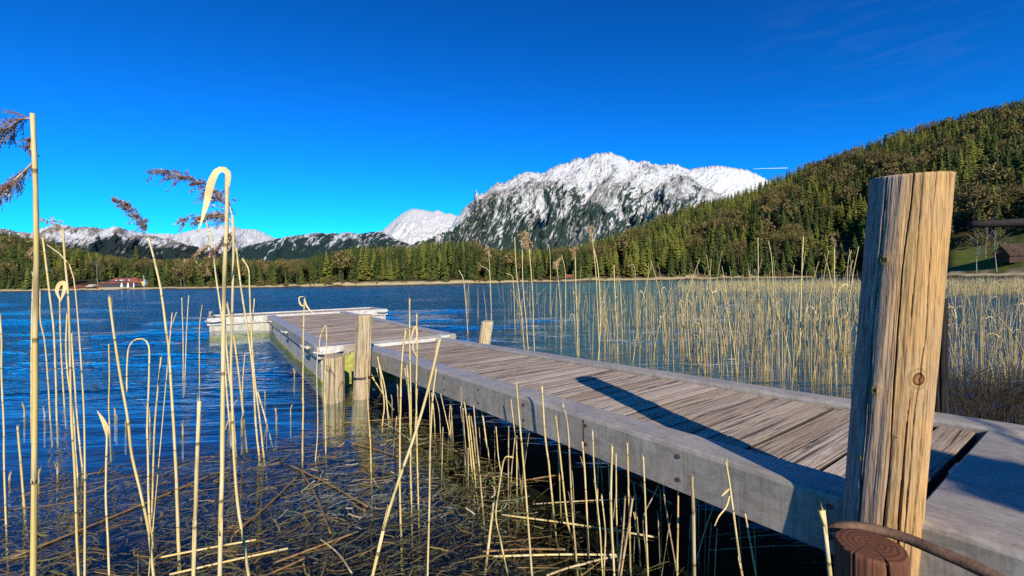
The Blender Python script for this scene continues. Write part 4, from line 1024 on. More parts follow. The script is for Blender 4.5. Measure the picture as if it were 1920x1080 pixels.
# middle group
reed([(761, 621), (755, 660), (751, 740), (750, 880), (752, 985)], 5, *GM, base=True)
reed([(768, 560), (768, 640), (769, 700), (770, 780), (769, 870), (771, 945)], 4, 'tallest stalk in front of the timber piles, with a tangle of dry leaf', base=True, leaves=[([(769, 640), (778, 612), (782, 630), (774, 650), (781, 668)], (1, 3, 3, 2, 1), 'dry_leaf')])
reed([(781, 590), (782, 640), (780, 740), (781, 800), (782, 870), (784, 945)], 4, *GM, base=True)
reed([(825, 635), (800, 740), (776, 820), (755, 880), (735, 940), (715, 1010), (697, 1085)], (6, 12), 'thick pale reed leaning strongly to the right across the others')
reed([(818, 692), (812, 740), (808, 800), (806, 860), (805, 950), (802, 1085)], 5, 'upright stub right of the strongly leaning thick reed')
reed([(759, 690), (768, 760), (771, 830)], 3, *GM, base=True)
reed([(763, 685), (767, 740), (769, 800)], 4, *GM, base=True)
reed([(708, 668), (716, 720), (720, 760), (717, 798)], 3.5, *GM, base=True)
reed([(711, 682), (722, 730), (728, 785)], 3.5, *GM, base=True)
reed([(706, 690), (714, 720), (720, 740), (727, 770)], 3, *GM, base=True)
reed([(697, 706), (716, 735)], 5, *GM, base=True)
reed([(688, 690), (690, 760), (694, 820), (696, 885)], 3.5, *GM, base=True)
for pts, w_ in ([[(843, 710), (846, 760), (849, 815)], 3], [[(864, 724), (866, 765), (872, 850), (873, 872)], 4], [[(871, 757), (877, 800), (885, 885)], 4], [[(879, 780), (885, 840), (891, 900)], 4], [[(888, 760), (893, 820), (900, 890), (905, 950)], 4], [[(896, 732), (905, 780), (912, 830), (917, 855)], 4],
    [[(958, 749), (967, 830), (976, 908)], 3], [[(1016, 725), (1023, 823), (1030, 876), (1037, 946)], 5], [[(1055, 758), (1065, 805), (1072, 940), (1081, 1047)], 5], [[(1042, 781), (1051, 858), (1063, 971), (1071, 1003)], 5], [[(1092, 828), (1097, 897), (1104, 1045)], 5], [[(1111, 809), (1115, 897), (1125, 1000), (1129, 1078)], 4],
    [[(1122, 841), (1121, 890), (1120, 946)], 3], [[(1148, 837), (1146, 946), (1152, 1085)], 6], [[(1155, 851), (1156, 946), (1159, 1038)], 4], [[(1176, 830), (1178, 897), (1181, 981), (1183, 1073)], 5], [[(1206, 856), (1210, 946), (1215, 1082)], 5], [[(1240, 849), (1247, 939), (1266, 1055)], 4], [[(1272, 851), (1271, 981), (1269, 1078)], 5],
    [[(805, 730), (806, 780), (806, 830)], 2], [[(826, 738), (838, 790), (845, 822)], 2.5], [[(815, 738), (823, 770), (826, 812)], 2.5], [[(868, 765), (870, 800), (873, 840)], 3], [[(1128, 930), (1135, 1000), (1133, 1060)], 4], [[(1172, 935), (1168, 1000), (1160, 1075)], 5], [[(1186, 935), (1178, 990), (1164, 1078)], 6], [[(930, 800), (934, 850), (938, 880)], 3], [[(1188, 960), (1195, 1000), (1200, 1040)], 3], [[(1345, 990), (1342, 1040), (1340, 1082)], 3], [[(1414, 985), (1416, 1030), (1418, 1075)], 2.5], [[(804, 700), (812, 760), (815, 800)], 2.5], [[(1385, 960), (1388, 1010), (1390, 1060)], 3]):
    reed(pts, w_, *GF, base=pts[-1][1] < 1079, mat='straw' if random.random() < .6 else 'straw_grey')
grng = np.random.default_rng(61)
for _ in range(34):
    px = grng.uniform(735, 1330); edge_ = np.interp(px, [735, 1000, 1330], [770, 880, 985])
    py = edge_ + grng.uniform(-25, 70); h_ = grng.uniform(35, 120) * (py - 515) / 400; ln_ = grng.normal(0, .08) * h_
    if py > 1060: continue
    reed([(px - ln_, py - h_), (px - ln_ * .4, py - h_ * .5), (px, py)], grng.uniform(2, 3.6), *GF, base=True, mat='straw' if grng.random() < .35 else 'straw_grey')
reed([(968, 716), (975, 800), (984, 897), (998, 1085)], (4, 6), 'tallest smooth yellow stalk standing in front of the walkway side')
reed([(1143, 781), (1142, 869), (1145, 962)], 5, 'stalk whose shadow falls close beside it on the steel walkway side', base=True)
reed([(1257, 848), (1231, 918), (1206, 971), (1211, 1034)], 3.2, 'thin bent stalk crossing diagonally in front of the walkway', base=True, mat='straw_grey')
reed([(1297, 893), (1300, 960), (1302, 1085)], (8, 9), 'thick grey stub with a split top in front of the walkway', mat='straw_grey')
reed([(1361, 865), (1368, 908), (1376, 967), (1388, 1056), (1393, 1085)], 6, 'golden stalk with a torn leaf nearest the shaded walkway side', leaves=[([(1369, 915), (1358, 925), (1353, 930)], (2, 5, 2), 'dry_leaf'), ([(1368, 930), (1362, 950), (1348, 968), (1340, 986)], (3, 3, 3, 2), 'dry_leaf')])
reed([(1397, 963), (1406, 1012), (1419, 1085)], 5, 'leaning pale stub right of the golden torn stalk')
reed([(1538, 958), (1548, 1000), (1557, 1085)], (9, 11), 'hollow cut reed stub right in front of the big post and stump')
reed([(963, 858), (946, 860), (936, 915), (930, 967), (938, 1010), (946, 1048)], 4, 'stalk broken over at a right angle in the dark water', base=True)
reed([(926, 943), (920, 990), (914, 1040)], 7, 'short pale sheath standing below the broken-over stalk', base=True)
reed([(1308, 1044), (1320, 1000), (1342, 938)][::-1], 3, *GF, base=True)

# small broken stubs in the blue shallows
def stubs(lst):
    for (x, y, h_, w_) in lst:
        reed([(x + random.uniform(-4, 4), y - h_), (x, y - h_ * .5), (x, y)], w_, 'short brown broken reed stub poking out of the shallow water', 'broken reed stubs in the shallows', base=True, mat='straw_grey')
stubs([(46, 782, 25, 5), (84, 790, 26, 4), (216, 780, 14, 5), (219, 785, 10, 6), (236, 800, 14, 5), (281, 800, 30, 4), (343, 812, 18, 7), (518, 792, 26, 5), (545, 775, 16, 3), (552, 705, 12, 4), (18, 905, 16, 5), (72, 905, 26, 6), (108, 890, 24, 5), (453, 800, 26, 4), (432, 790, 16, 4), (497, 745, 12, 3), (500, 800, 10, 3), (640, 800, 12, 3), (730, 690, 18, 3), (735, 760, 20, 3)])

# floating stems (pixel start, end, width)
def floating(p0, p1, w_, m_='straw', lab=None, sag=.0):
    a, b_ = P(*p0, .012), P(*p1, .012); mid = (a + b_) / 2 + np.array([0, 0, -.006 + sag]); V, F, UV = tube(resample([a, mid + np.array([.01, .02, 0]), b_], 14), min(.0055, w_ * a[1] / FPX / 2), 8)
    o_ = mesh_obj('fallen_reed', V, F, m_, loc=a, smooth=True, uv=UV)
    tag(o_, lab or 'fallen reed stem floating flat on the dark water', 'reed', None if lab else 'fallen reed stems on the water')
for q in ([(20, 1047), (411, 883), 4, 'wet_leaf'], [(300, 1045), (480, 1012), 5, 'straw'], [(318, 1077), (540, 1028), 5, 'straw'], [(512, 1056), (662, 1000), 5, 'wet_leaf'], [(505, 1076), (572, 1046), 4, 'wet_leaf'], [(640, 793), (768, 783), 5, 'wet_leaf'], [(718, 792), (770, 826), 4, 'straw_grey'], [(655, 830), (746, 856), 5, 'wet_leaf'],
    [(940, 965), (1235, 1008), 4, 'straw'], [(1100, 1055), (1186, 1040), 5, 'straw_grey'], [(905, 1034), (1060, 1030), 4, 'wet_leaf'], [(960, 905), (1050, 890), 3, 'wet_leaf'], [(1000, 945), (1200, 935), 2.5, 'straw_grey'], [(1025, 1079), (1100, 1056), 4, 'straw_grey'], [(560, 890), (440, 1000), 3, 'wet_leaf'], [(540, 870), (690, 950), 4, 'wet_leaf'], [(600, 1010), (660, 1075), 3, 'straw_grey'], [(1180, 900), (1260, 945), 2.5, 'straw_grey'], [(1370, 1010), (1520, 1000), 2, 'straw_grey'], [(1330, 1032), (1530, 1022), 2, 'straw_grey'], [(560, 875), (620, 1000), 3, 'wet_leaf'], [(1300, 1010), (1440, 995), 2, 'wet_leaf']):
    floating(q[0], q[1], q[2], q[3])
floating((925, 1043), (1190, 1041), 8, 'straw', 'longest pale reed stem floating level on the dark water in front of the walkway')

# reeds beyond the walkway: named tall ones, then a bed of individuals
GB = ('thin dry reed stalk in the open reed bed beyond the walkway', 'reed stalks in the bed beyond the walkway')
tall = [([(861, 507), (870, 533), (878, 634)], 3), ([(918, 524), (920, 560), (922, 606)], 3), ([(900, 498), (915, 506), (919, 525), (922, 606)], 2.5), ([(965, 445), (968, 507), (978, 596), (983, 653)], 3.5), ([(992, 468), (998, 540), (1002, 655)], 3.5), ([(1024, 456), (1031, 475), (1033, 590)], 3), ([(1043, 490), (1050, 564), (1052, 658)], 4),
    ([(1114, 468), (1121, 504), (1126, 588), (1122, 672)], 4.5), ([(1151, 497), (1155, 588), (1159, 660)], 3.5), ([(1176, 500), (1184, 497), (1190, 503), (1193, 564), (1193, 632)], 3), ([(1421, 446), (1422, 520), (1425, 640)], 4), ([(1506, 444), (1503, 520), (1498, 700)], 6), ([(1441, 452), (1448, 500), (1452, 620)], 3), ([(948, 512), (960, 518), (963, 540), (966, 620)], 2.5), ([(1556, 520), (1560, 560), (1562, 650)], 4), ([(1596, 470), (1590, 495), (1586, 600)], 3)]
for pts, w_ in tall: reed(pts, w_, 'taller dry reed stalk standing clear above the reed bed beyond the walkway', 'taller stalks above the reed bed', base=True, mat='straw' if random.random() < .6 else 'straw_grey')
def pl(pts, w_, lab, ax, nb, bl, sd): reed(pts, w_, lab, base=True, seedheads=[(ax, nb, bl, .5, (-.15, 0, -.25), 'plume_tan', sd)])
pl([(978, 450), (979, 480), (980, 530), (986, 600), (990, 652)], 3, 'reed with a drooping tan tuft standing against the dark mountain foot', [(978, 452), (980, 440), (986, 445), (993, 462)], 40, 24, 41)
pl([(1053, 478), (1060, 516), (1060, 610)], 3, 'reed with a small brown tuft in front of the far shore hut', [(1053, 480), (1048, 486), (1043, 498)], 18, 14, 42)
pl([(1078, 473), (1080, 540), (1084, 667)], 3.5, 'reed with a pale tufted tip just right of the far shore hut', [(1078, 474), (1078, 466), (1074, 480)], 18, 13, 43)
pl([(1109, 432), (1113, 468), (1118, 520), (1124, 660)], 4, 'tallest tufted reed in front of the snowy gullies', [(1109, 436), (1109, 425), (1108, 445)], 12, 14, 44)
pl([(1565, 452), (1564, 500), (1562, 640)], 3.5, 'tufted reed standing against dark spruces left of the big post', [(1565, 455), (1562, 442), (1566, 462)], 16, 14, 45)
pl([(916, 470), (919, 520), (921, 600)], 3, 'leftmost tufted reed of the bed beyond the walkway', [(916, 472), (915, 464), (918, 478)], 10, 10, 46)
# prototypes 1 m tall above the water (0.5 below)
reed_mat('straw_bed', (.58, .40, .11), (.66, .50, .19), (.48, .31, .06))
protoR = []
pr_ng = np.random.default_rng(77)
for q in range(14):
    bx_, by_ = pr_ng.normal(0, .075, 2); hook = q % 7 == 3
    pts = [(0, 0, -.35), (bx_ * .1, by_ * .1, .0), (bx_ * .4, by_ * .4, .4), (bx_, by_, .78), (bx_ * 1.5, by_ * 1.5, 1.0)]
    if hook: 
        s_ = -1 if q % 2 else 1; pts[-1] = (bx_ * 1.3 + .02 * s_, by_, .97); pts += [(bx_ * 1.3 + .06 * s_, by_, .975), (bx_ * 1.3 + .10 * s_, by_, .93 - .06 * (q % 4 == 0))]
    R = resample(pts, 16); V, F, UV = tube(R, np.interp(np.linspace(0, 1, 16), [0, .8, 1], [.0042, .0036, .002]), 6)
    o_ = mesh_obj('reed_stalk', V, F, 'straw_bed' if q % 3 else 'straw_grey', smooth=True, uv=UV); protoR.append(o_)
    if q % 2 == 1:
        z_ = .35 + .3 * pr_ng.random(); sdd = 1 if pr_ng.random() < .5 else -1
        lv, lf = ribbon([(bx_ * z_, by_ * z_, z_), (bx_ * z_ + .02 * sdd, 0, z_ + .10), (bx_ * z_ + .07 * sdd, -.01, z_ + .13), (bx_ * z_ + .10 * sdd, -.02, z_ + .05)], [.006, .009, .007, .001], np.array([.2, -1, .1]))
        mesh_obj('leaf', lv, lf, 'dry_leaf', o_, smooth=True)
bedden = ip([(860, .03), (960, .22), (1080, .42), (1200, .9), (1300, 1.3), (1450, 1.3), (1600, 1.15), (1760, .65), (1920, .65), (2050, .4)])
def bedpoint():
    while True:
        px = pr_ng.uniform(860, 2050)
        if pr_ng.random() * 1.3 > bedden(px): continue
        lo_ = np.interp(px, [860, 1000, 1200, 1400, 1600, 1780, 1960], [625, 650, 685, 715, 735, 700, 715])
        py = 552 + (lo_ - 552) * pr_ng.random() ** 1.0
        p_ = P(px, py, 0)
        if w2uv(p_)[0] < 3.75: continue
        return px, py, p_
used_ = set(); nind = 0
first = [True] * 14
bedlist = [bedpoint() for _ in range(225)]
for (px, py, p_) in bedlist:
    q = int(pr_ng.integers(14)); hh_ = pr_ng.uniform(1.0, 1.95) * np.interp(px, [860, 1100, 1300], [.75, .95, 1]); src = protoR[q]
    if px > 1620: hh_ *= .75
    if first[q]: c_ = src; first[q] = False
    else:
        c_ = src.copy(); COL.objects.link(c_)
        for ch in src.children:
            d_ = ch.copy(); COL.objects.link(d_); d_.parent = c_
    c_.location = [float(v) for v in p_]; c_.rotation_euler = (pr_ng.normal(0, .035), pr_ng.normal(0, .035), pr_ng.uniform(0, 6.28)); wv = pr_ng.uniform(.9, 1.6) * (1 + .02 * p_[1]); c_.scale = (wv, wv, hh_)
    tag(c_, GB[0], 'reed', GB[1])
for q in range(14):
    if first[q]:
        for ch in list(protoR[q].children): bpy.data.objects.remove(ch)
        bpy.data.objects.remove(protoR[q])
# the rest of the bed as one mass, with the far dense yellow strip
VV = []; FF = []; UVs = []; base = 0
def massreed(p_, hh_, rad, lean):
    global base
    R = np.array([p_ + np.array([0, 0, -.2]), p_ + np.array([lean[0] * .3, lean[1] * .3, hh_ * .5]), p_ + np.array([lean[0], lean[1], hh_])])
    V, F, UV = tube(R, [rad, rad * .9, rad * .35], 4, False); VV.append(np.array(V)); FF.append(np.array(F) + base); UVs.append(np.array(UV)); base += len(V)
for _ in range(1150):
    px, py, p_ = bedpoint(); massreed(p_, pr_ng.uniform(.35, 1.6) * (.75 if px > 1620 else 1), pr_ng.uniform(.003, .005) * (1 + .03 * p_[1]), pr_ng.normal(0, .07, 2))
for _ in range(190):
    px = pr_ng.uniform(1755, 2080); py = pr_ng.uniform(590, 720); p_ = P(px, py, 0)
    if w2uv(p_)[0] > 3.8: massreed(p_, pr_ng.uniform(.15, .75), pr_ng.uniform(.003, .005), pr_ng.normal(0, .12, 2))
for _ in range(4200):
    px = pr_ng.uniform(1270, 2100)
    if px < 1340 and pr_ng.random() < .6: continue
    py = pr_ng.uniform(531, 549) if px < 1700 else pr_ng.uniform(528, 552)
    p_ = P(px, py, 0); massreed(p_, pr_ng.uniform(.35, 1.0) * (1.5 if pr_ng.random() < .12 else 1), .006 + .00022 * p_[1], pr_ng.normal(0, .1, 2))
nf_ = sum(len(q) for q in FF); mi_ = np.zeros(nf_, int); k0 = 0
for fi_, q in enumerate(FF):
    mi_[k0:k0 + len(q)] = 1 if (fi_ < 1150 and fi_ % 5 < 2) or fi_ % 9 == 0 else 0; k0 += len(q)
reed_mat('straw_gold', (.60, .42, .12), (.60, .42, .12), (.70, .55, .22))
mr = mesh_obj('reeds', np.concatenate(VV), np.concatenate(FF), ['straw_gold', 'straw_grey'], uv=np.concatenate(UVs), midx=mi_)
tag(mr, 'dense stand of straw-yellow reeds growing in the shallows', 'reeds', kind='stuff')

# dead growth on the muddy margin to the right of the walkway
VV = []; FF = []; UVs = []; base = 0
for _ in range(1500):
    px = pr_ng.uniform(1765, 2150); py = pr_ng.uniform(705, 800); p_ = P(px, py, .0)
    if w2uv(p_)[0] < 3.72: continue
    massreed(p_, pr_ng.uniform(.04, .30), pr_ng.uniform(.002, .004), pr_ng.normal(0, .12, 2))
ug = mesh_obj('undergrowth', np.concatenate(VV), np.concatenate(FF), plain('dead_growth', (.05, .036, .02), .9, 0, .6, 8), uv=np.concatenate(UVs))
tag(ug, 'dark dead waterside growth at the right edge beyond the walkway', 'undergrowth', kind='stuff')

# water weed: thin strands in the shallows
wv_ = np.random.default_rng(3); VV = []; FF = []; TT = []; base = 0
for i in range(33000):
    X, Yq = wv_.uniform(-4.6, 1.9), wv_.uniform(1.7, 7.2)
    dens = fbm(np.array([X * .9 + 3]), np.array([Yq * .9]), 3, 8)[0]
    ux, vx = w2uv((X, Yq))
    lim = np.interp(X, [-4.6, -2.6, -1.2, -.3, .4, 1.9], [3.1, 3.6, 4.9, 5.9, 4.2, 2.6])
    if Yq > lim + (dens - .5) * 1.2 or ux > 1.75: continue
    if X > .05 and wv_.random() < .72: continue
    if dens < .34 and wv_.random() < .7: continue
    a = wv_.uniform(0, 6.28) if wv_.random() < .5 else wv_.normal(.25, .5); l_ = wv_.uniform(.05, .26); cu = wv_.normal(0, 3.2); z = -wv_.uniform(.012, .16) if wv_.random() < .9 else .006
    p_ = np.array([X, Yq, z]); wd = wv_.uniform(.0016, .005); n_ = 6; b_ = base
    for j in range(n_):
        dv = np.array([math.cos(a), math.sin(a), wv_.normal(0, .10)]); nn = np.array([-math.sin(a), math.cos(a), .3]) * wd
        VV += [p_ - nn, p_ + nn]; p_ = p_ + dv * l_ / n_; p_[2] = min(p_[2], .01); a += cu * l_ / n_ + wv_.normal(0, .25)
    for j in range(n_ - 1): FF.append((b_ + 2 * j, b_ + 2 * j + 1, b_ + 2 * j + 3, b_ + 2 * j + 2))
    bright = 1.0 if (-1.7 < X < .1 and 2.7 < Yq < 5.4) else .72  # sunlit patch painted into the weed tint, strands outside it kept darker
    TT += [wv_.random() * .8 + .2 if bright == 1 else wv_.random() * bright] * (2 * n_); base += 2 * n_
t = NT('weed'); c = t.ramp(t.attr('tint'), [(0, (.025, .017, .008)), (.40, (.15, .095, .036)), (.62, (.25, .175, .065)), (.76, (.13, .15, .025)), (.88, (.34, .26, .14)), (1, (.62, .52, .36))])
t.bsdf(c, .8, 0, None, .2); MAT['weed'] = t.m
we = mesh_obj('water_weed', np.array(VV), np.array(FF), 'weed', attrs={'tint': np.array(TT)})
tag(we, 'tangled brown and olive water weed lying in the shallows', 'water weed', kind='stuff')

# submerged and floating reed litter
VV = []; FF = []; UVs = []; base = 0
for i in range(330):
    X, Yq = wv_.uniform(-3.6, 2.2), wv_.uniform(1.75, 4.6)
    if w2uv((X, Yq))[0] > 1.8: continue
    if Yq > np.interp(X, [-3.6, -1.2, .4, 2.2], [3.2, 4.6, 4.2, 2.4]): continue
    if X > .2 and wv_.random() < .35: continue
    a = wv_.normal(.15, .55); l_ = wv_.uniform(.15, .75); z = .004 if wv_.random() < .15 else -wv_.uniform(.02, .20); r_ = wv_.uniform(.0012, .0030)
    d_ = np.array([math.cos(a), math.sin(a), wv_.normal(0, .03)]); p_ = np.array([X, Yq, z])
    V, F, UV = tube([p_, p_ + d_ * l_ * .5 + np.array([wv_.normal(0, .012), wv_.normal(0, .012), 0]), p_ + d_ * l_], [r_, r_, r_ * .6], 5, False)
    VV.append(np.array(V)); FF.append(np.array(F) + base); base += len(V); UVs.append(np.array(UV) + wv_.random() * 5)
t = NT('litter'); uvv = t.coord('UV'); c = t.mix(t.noise(t.map(uvv, (.5, 1.2, 1)), 2, 4), (.07, .035, .015), (.42, .28, .12)); t.bsdf(c, .6, 0, None, .3); MAT['litter'] = t.m
li_ = mesh_obj('reed_litter', np.concatenate(VV), np.concatenate(FF), 'litter', uv=np.concatenate(UVs))
tag(li_, 'matted brown dead reed pieces floating and sunk in the near shallows', 'reed litter', kind='stuff')

# ------------------------------------------------------------------ far shore buildings and small things
plain('roof_tile', (.22, .07, .035), .85, 0, .3, 1.5); plain('dark_wall', (.06, .045, .035), .9, 0, .4, 1); plain('terrace', (.30, .26, .18), .9, 0, .2, 1); plain('white_cloth', (.8, .79, .76), .8, 0, .05, 1)
plain('glass_dark', (.03, .035, .04), .15, 0, .1, 1, .6); plain('red_wood', (.19, .06, .03), .85, 0, .35, 1); plain('blue_cloth', (.10, .35, .55), .8, 0, .1, 1); plain('yellow_wall', (.62, .42, .12), .8, 0, .1, 1); plain('driftwood', (.42, .36, .28), .9, 0, .3, 2); plain('shed_wood', (.05, .028, .02), .9, 0, .4, 1)
def site(px, dd): 
    Y = float(shoreY(px)) + dd; return np.array([(px - 960) / FPX * Y, Y, float(ground(np.array(float(px)), np.array(Y)))])
Yh = float(shoreY(225)) + 8
def wpx(n, Y=Yh): return n * Y / FPX
lc = site(224, 8); lc[2] = 1.0
lod = empty('lodge', lc, math.radians(4)); tag(lod, 'lakeside lodge with a broad red hipped roof and open terrace on the far left shore', 'building')
hw, dp_ = wpx(37), 5.5; e0, e1 = wpx(9.5), wpx(20)
b = MB(); b.box((-hw * .92, .6, -.5), (hw * .92, dp_ * 2 - .6, e0 + .1)); b.build('wall', 'dark_wall', lod)
b = MB(); V = [(-hw, 0, e0), (hw, 0, e0), (hw, dp_ * 2, e0), (-hw, dp_ * 2, e0), (-hw * .42, dp_, e1), (hw * .42, dp_, e1), (-hw, 0, e0 - .25), (hw, 0, e0 - .25), (hw, dp_ * 2, e0 - .25), (-hw, dp_ * 2, e0 - .25)]
b.add(V, [(0, 1, 5, 4), (1, 2, 5), (2, 3, 4, 5), (3, 0, 4), (6, 7, 1, 0), (7, 8, 2, 1), (8, 9, 3, 2), (9, 6, 0, 3), (9, 8, 7, 6)]); roof = b.build('roof', 'roof_tile', lod)
b = MB(); b.box((-hw * .44, dp_ - .2, e1 - .1), (hw * .44, dp_ + .2, e1 + .12)); b.build('ridge_cap', 'shed_wood', roof)
def onroof(x, f, up=.06): return (x, dp_ * f, e0 + (e1 - e0) * f + up)
for (xa, xb, f0, f1, mt, nm) in ((-hw * .36, hw * .30, .78, .93, 'glass_dark', 'solar_panel'), (-hw * .34, hw * .36, .12, .30, 'glass_dark', 'dormer_window'), (-hw * .80, -hw * .52, .12, .42, 'glass_dark', 'solar_panel')):
    b = MB(); b.add([onroof(xa, f0, .04), onroof(xb, f0, .04), onroof(xb, f1, .04), onroof(xa, f1, .04), onroof(xa, f0, .16), onroof(xb, f0, .16), onroof(xb, f1, .16), onroof(xa, f1, .16)], [(0, 3, 2, 1), (4, 5, 6, 7), (0, 1, 5, 4), (1, 2, 6, 5), (2, 3, 7, 6), (3, 0, 4, 7)]); b.build(nm, mt, roof)
for xa, xb in ((-.30, -.22), (-.08, .08), (.32, .40)):
    b = MB(); b.box((hw * xa, dp_ * .3, e0 + (e1 - e0) * .42), (hw * xb, dp_ * .5, e0 + (e1 - e0) * .42 + .35)); b.build('skylight', 'white_cloth', roof)
for k in range(7):
    x = -hw * .85 + k * hw * .28; b = MB(); b.box((x, .56, .4), (x + hw * .2, .598, e0 - .5)); w_ = b.build('window', 'glass_dark', lod)
    b = MB(); b.box((x + hw * .09, .52, .4), (x + hw * .11, .555, e0 - .5)); b.build('frame', 'red_wood', w_)
b = MB(); b.box((-hw * .7, -4.2, -.7), (hw * 1.35, .55, .45)); b.build('terrace', 'terrace', lod)
b = MB(); b.box((hw * .93, 1.2, -.4), (hw * 1.12, 5, e0 * 1.2)); b.build('annexe', 'yellow_wall', lod)
def parasol(px, y0, y1, k, lab):
    c = site(px, 5.2); Y = c[1]; base_ = D(px, y1, Y); hh_ = (y1 - y0) * Y / FPX
    o_ = empty('parasol', base_); tag(o_, lab, 'parasol')
    b = MB(); b.tube([(0, 0, -.6), (0, 0, hh_)], .09, 6); b.build('pole', 'dark_wall', o_)
    b = MB(); b.tube([(0, 0, .15 * hh_), (0, 0, .35 * hh_), (0, 0, .75 * hh_), (0, 0, hh_)], [.45 * k, .62 * k, .42 * k, .08], 8); b.build('canopy', 'white_cloth', o_)
parasol(228.5, 530, 541, 1.0, 'closed white parasol on the lodge terrace, leftmost and fullest of the three')
parasol(240.5, 530, 541, .95, 'closed white parasol at the middle of the lodge terrace')
parasol(251, 530, 541, .6, 'slimmest closed white parasol at the right end of the lodge terrace')
c = site(270.5, 5); fl = empty('banner', c); tag(fl, 'tall narrow pale blue banner on a pole right of the lodge', 'flag')
b = MB(); b.tube([(0, 0, -.5), (0, 0, wpx(22))], .08, 6); b.build('pole', 'white_cloth', fl)
b = MB(); b.add([(.06, 0, wpx(5)), (.85, .05, wpx(5)), (.75, .12, wpx(9)), (.85, .0, wpx(14)), (.06, 0, wpx(15)), (.06, .05, wpx(5)), (.85, .10, wpx(5)), (.75, .17, wpx(9)), (.85, .05, wpx(14)), (.06, .05, wpx(15))], [(0, 1, 2, 3, 4), (9, 8, 7, 6, 5), (0, 5, 6, 1), (1, 6, 7, 2), (2, 7, 8, 3), (3, 8, 9, 4), (4, 9, 5, 0)]); b.build('cloth', 'blue_cloth', fl)
# low red-brown boathouse row left of the lodge
def hut(name, px, dd, wn, hn_, wallm, roofm, label, cat='building', depth=4.0, rz=0.0, roofk=.5, z=None):
    c = site(px, dd)
    if z is not None: c[2] = z
    Y = c[1]; hw_ = wpx(wn, Y) / 2; hh_ = wpx(hn_, Y)
    o_ = empty(name, c, rz); tag(o_, label, cat)
    b = MB(); b.box((-hw_ * .9, 0, -.8), (hw_ * .9, depth, hh_ * (1 - roofk))); wl = b.build('wall', wallm, o_)
    b = MB(); z0, z1 = hh_ * (1 - roofk), hh_
    b.add([(-hw_, -.5, z0), (hw_, -.5, z0), (hw_, depth + .5, z0), (-hw_, depth + .5, z0), (-hw_, depth / 2, z1), (hw_, depth / 2, z1), (-hw_, -.5, z0 + .15), (hw_, -.5, z0 + .15), (hw_, depth + .5, z0 + .15), (-hw_, depth + .5, z0 + .15)],
          [(0, 3, 2, 1), (0, 1, 7, 6), (6, 7, 5, 4), (2, 3, 9, 8), (8, 9, 4, 5), (1, 2, 8, 5, 7), (3, 0, 6, 4, 9)]); b.build('roof', roofm, o_)
    b = MB(); b.box((-hw_ * .25, -.05, -.3), (hw_ * .12, -.003, z0 * .85)); b.build('door', 'shed_wood', o_)
    b = MB(); b.box((hw_ * .35, -.05, z0 * .35), (hw_ * .7, -.003, z0 * .8)); b.build('window', 'glass_dark', o_)
    return o_
hut('boathouse', 148, 4, 26, 7, 'red_wood', 'red_wood', 'low red-brown boathouse at the water left of the lodge', z=.5)
hut('boathouse', 168, 4.5, 13, 9, 'dark_wall', 'driftwood', 'small boathouse with a pale roof right beside the lodge', z=.5)
hut('kiosk', 187, 3, 12, 8, 'red_wood', 'red_wood', 'small red-brown kiosk in front of the left end of the lodge', z=.5)
hut('hut', 1068, 4, 13, 11, 'dark_wall', 'roof_tile', 'tiny hut with a red roof on the beach across the lake', z=.6)
hut('shed', 1918, 12, 56, 33, 'shed_wood', 'shed_wood', 'dark wooden shed beside the green meadow at the right edge', depth=5, roofk=.75)
lg = MB(); a = site(1700, 1.5); b_ = site(1960, 1.5); a[2] = .5; b_[2] = .55
lg.tube(resample([a, (a + b_) / 2 + np.array([0, 1, .05]), b_], 16), .28, 8)
lo_ = lg.build('driftwood_log', 'driftwood', smooth=True); tag(lo_, 'long pale driftwood log lying along the right-hand shore', 'log')
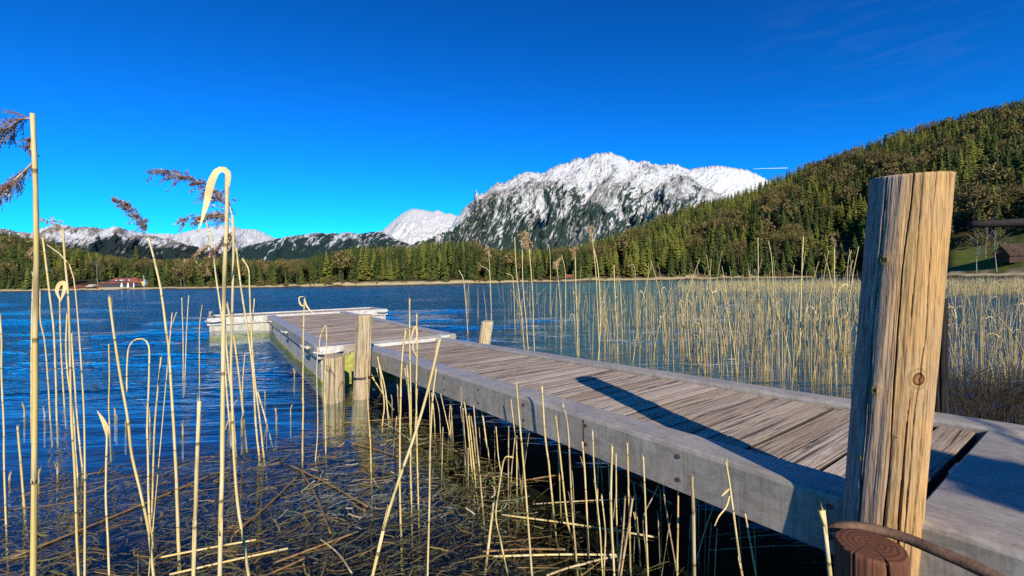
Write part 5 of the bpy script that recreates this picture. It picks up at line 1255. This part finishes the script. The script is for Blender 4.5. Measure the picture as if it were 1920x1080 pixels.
# birch trunks by the meadow
def birch(px, dd, hpx, lab, lean=0.0, k=1):
    c = site(px, dd); H = hpx * c[1] / FPX; o_ = empty('birch_tree', c, random.random() * 6); tag(o_, lab, 'tree'); o_.rotation_euler[1] = 0
    tv, tf = trunk(trng, .95, .011, 0, .02); tv = tv * H; mb = MB(); mb.add(tv, tf)
    for i in range(14):
        z = H * (.4 + .5 * trng.random()); an = trng.random() * 6.28; l_ = H * .25 * trng.random() + .5
        mb.tube([(0, 0, z), (l_ * .5 * math.cos(an), l_ * .5 * math.sin(an), z + l_ * .6), (l_ * math.cos(an), l_ * math.sin(an), z + l_ * 1.1)], [.045, .03, .01], 4)
    mb.build('trunk', 'birch_bark', o_)
    V, F = broad(trng, 420, .34, .03, True); V = V * H; mesh_obj('crown', V, F, 'broadleaf_leaf', o_)
birch(1833, 5, 78, 'slim white birch standing at the left edge of the meadow')
birch(1868, 6, 85, 'forked white birch in front of the dark shed')
birch(1850, 16, 70, 'birch with a bare crown in the middle of the meadow')
birch(101, 10, 40, 'pale bare birch on the left shore between the reeds')
birch(184, 14, 48, 'white birch with pale twigs just left of the lodge')
birch(339, 9, 38, 'bare pale tree on the shore right of the lodge')
# contrail
cmb = MB(); A_ = D(1412, 316.5, 6400); B_ = D(1476, 315, 6400); cmb.tube(resample([A_, (A_ + B_) / 2, B_], 12), np.linspace(1.7, 3.7, 12), 8)
plain('vapour', (.85, .85, .85), 1.0, 0, .05, .01, 0)
ct = cmb.build('contrail', 'vapour', smooth=True); tag(ct, 'thin white aircraft vapour trail above the hillside', 'vapour trail', kind='stuff')
# unseen shrub added on the bank to shade the near end of the walkway
sh = empty('added_shade_shrub', (3.5, -2.8, .35)); tag(sh, 'unseen leafy shrub added on the bank to shade the near end plate of the walkway', 'shrub')
V, F = broad(np.random.default_rng(19), 17000, .40, .042); V = V * np.array([2.3, 1.9, 3.6]); V[:, 2] -= .86
F = F[(V[F][:, :, 2].max(axis=1) < 2.78)]; mesh_obj('crown', V, F, 'broadleaf_leaf', sh)  # crown top cut level so its shade stays off the deck boards
tv, tf = trunk(trng, .6, .02, 7, .03); mesh_obj('trunk', tv * 3.2, tf, 'bark', sh)
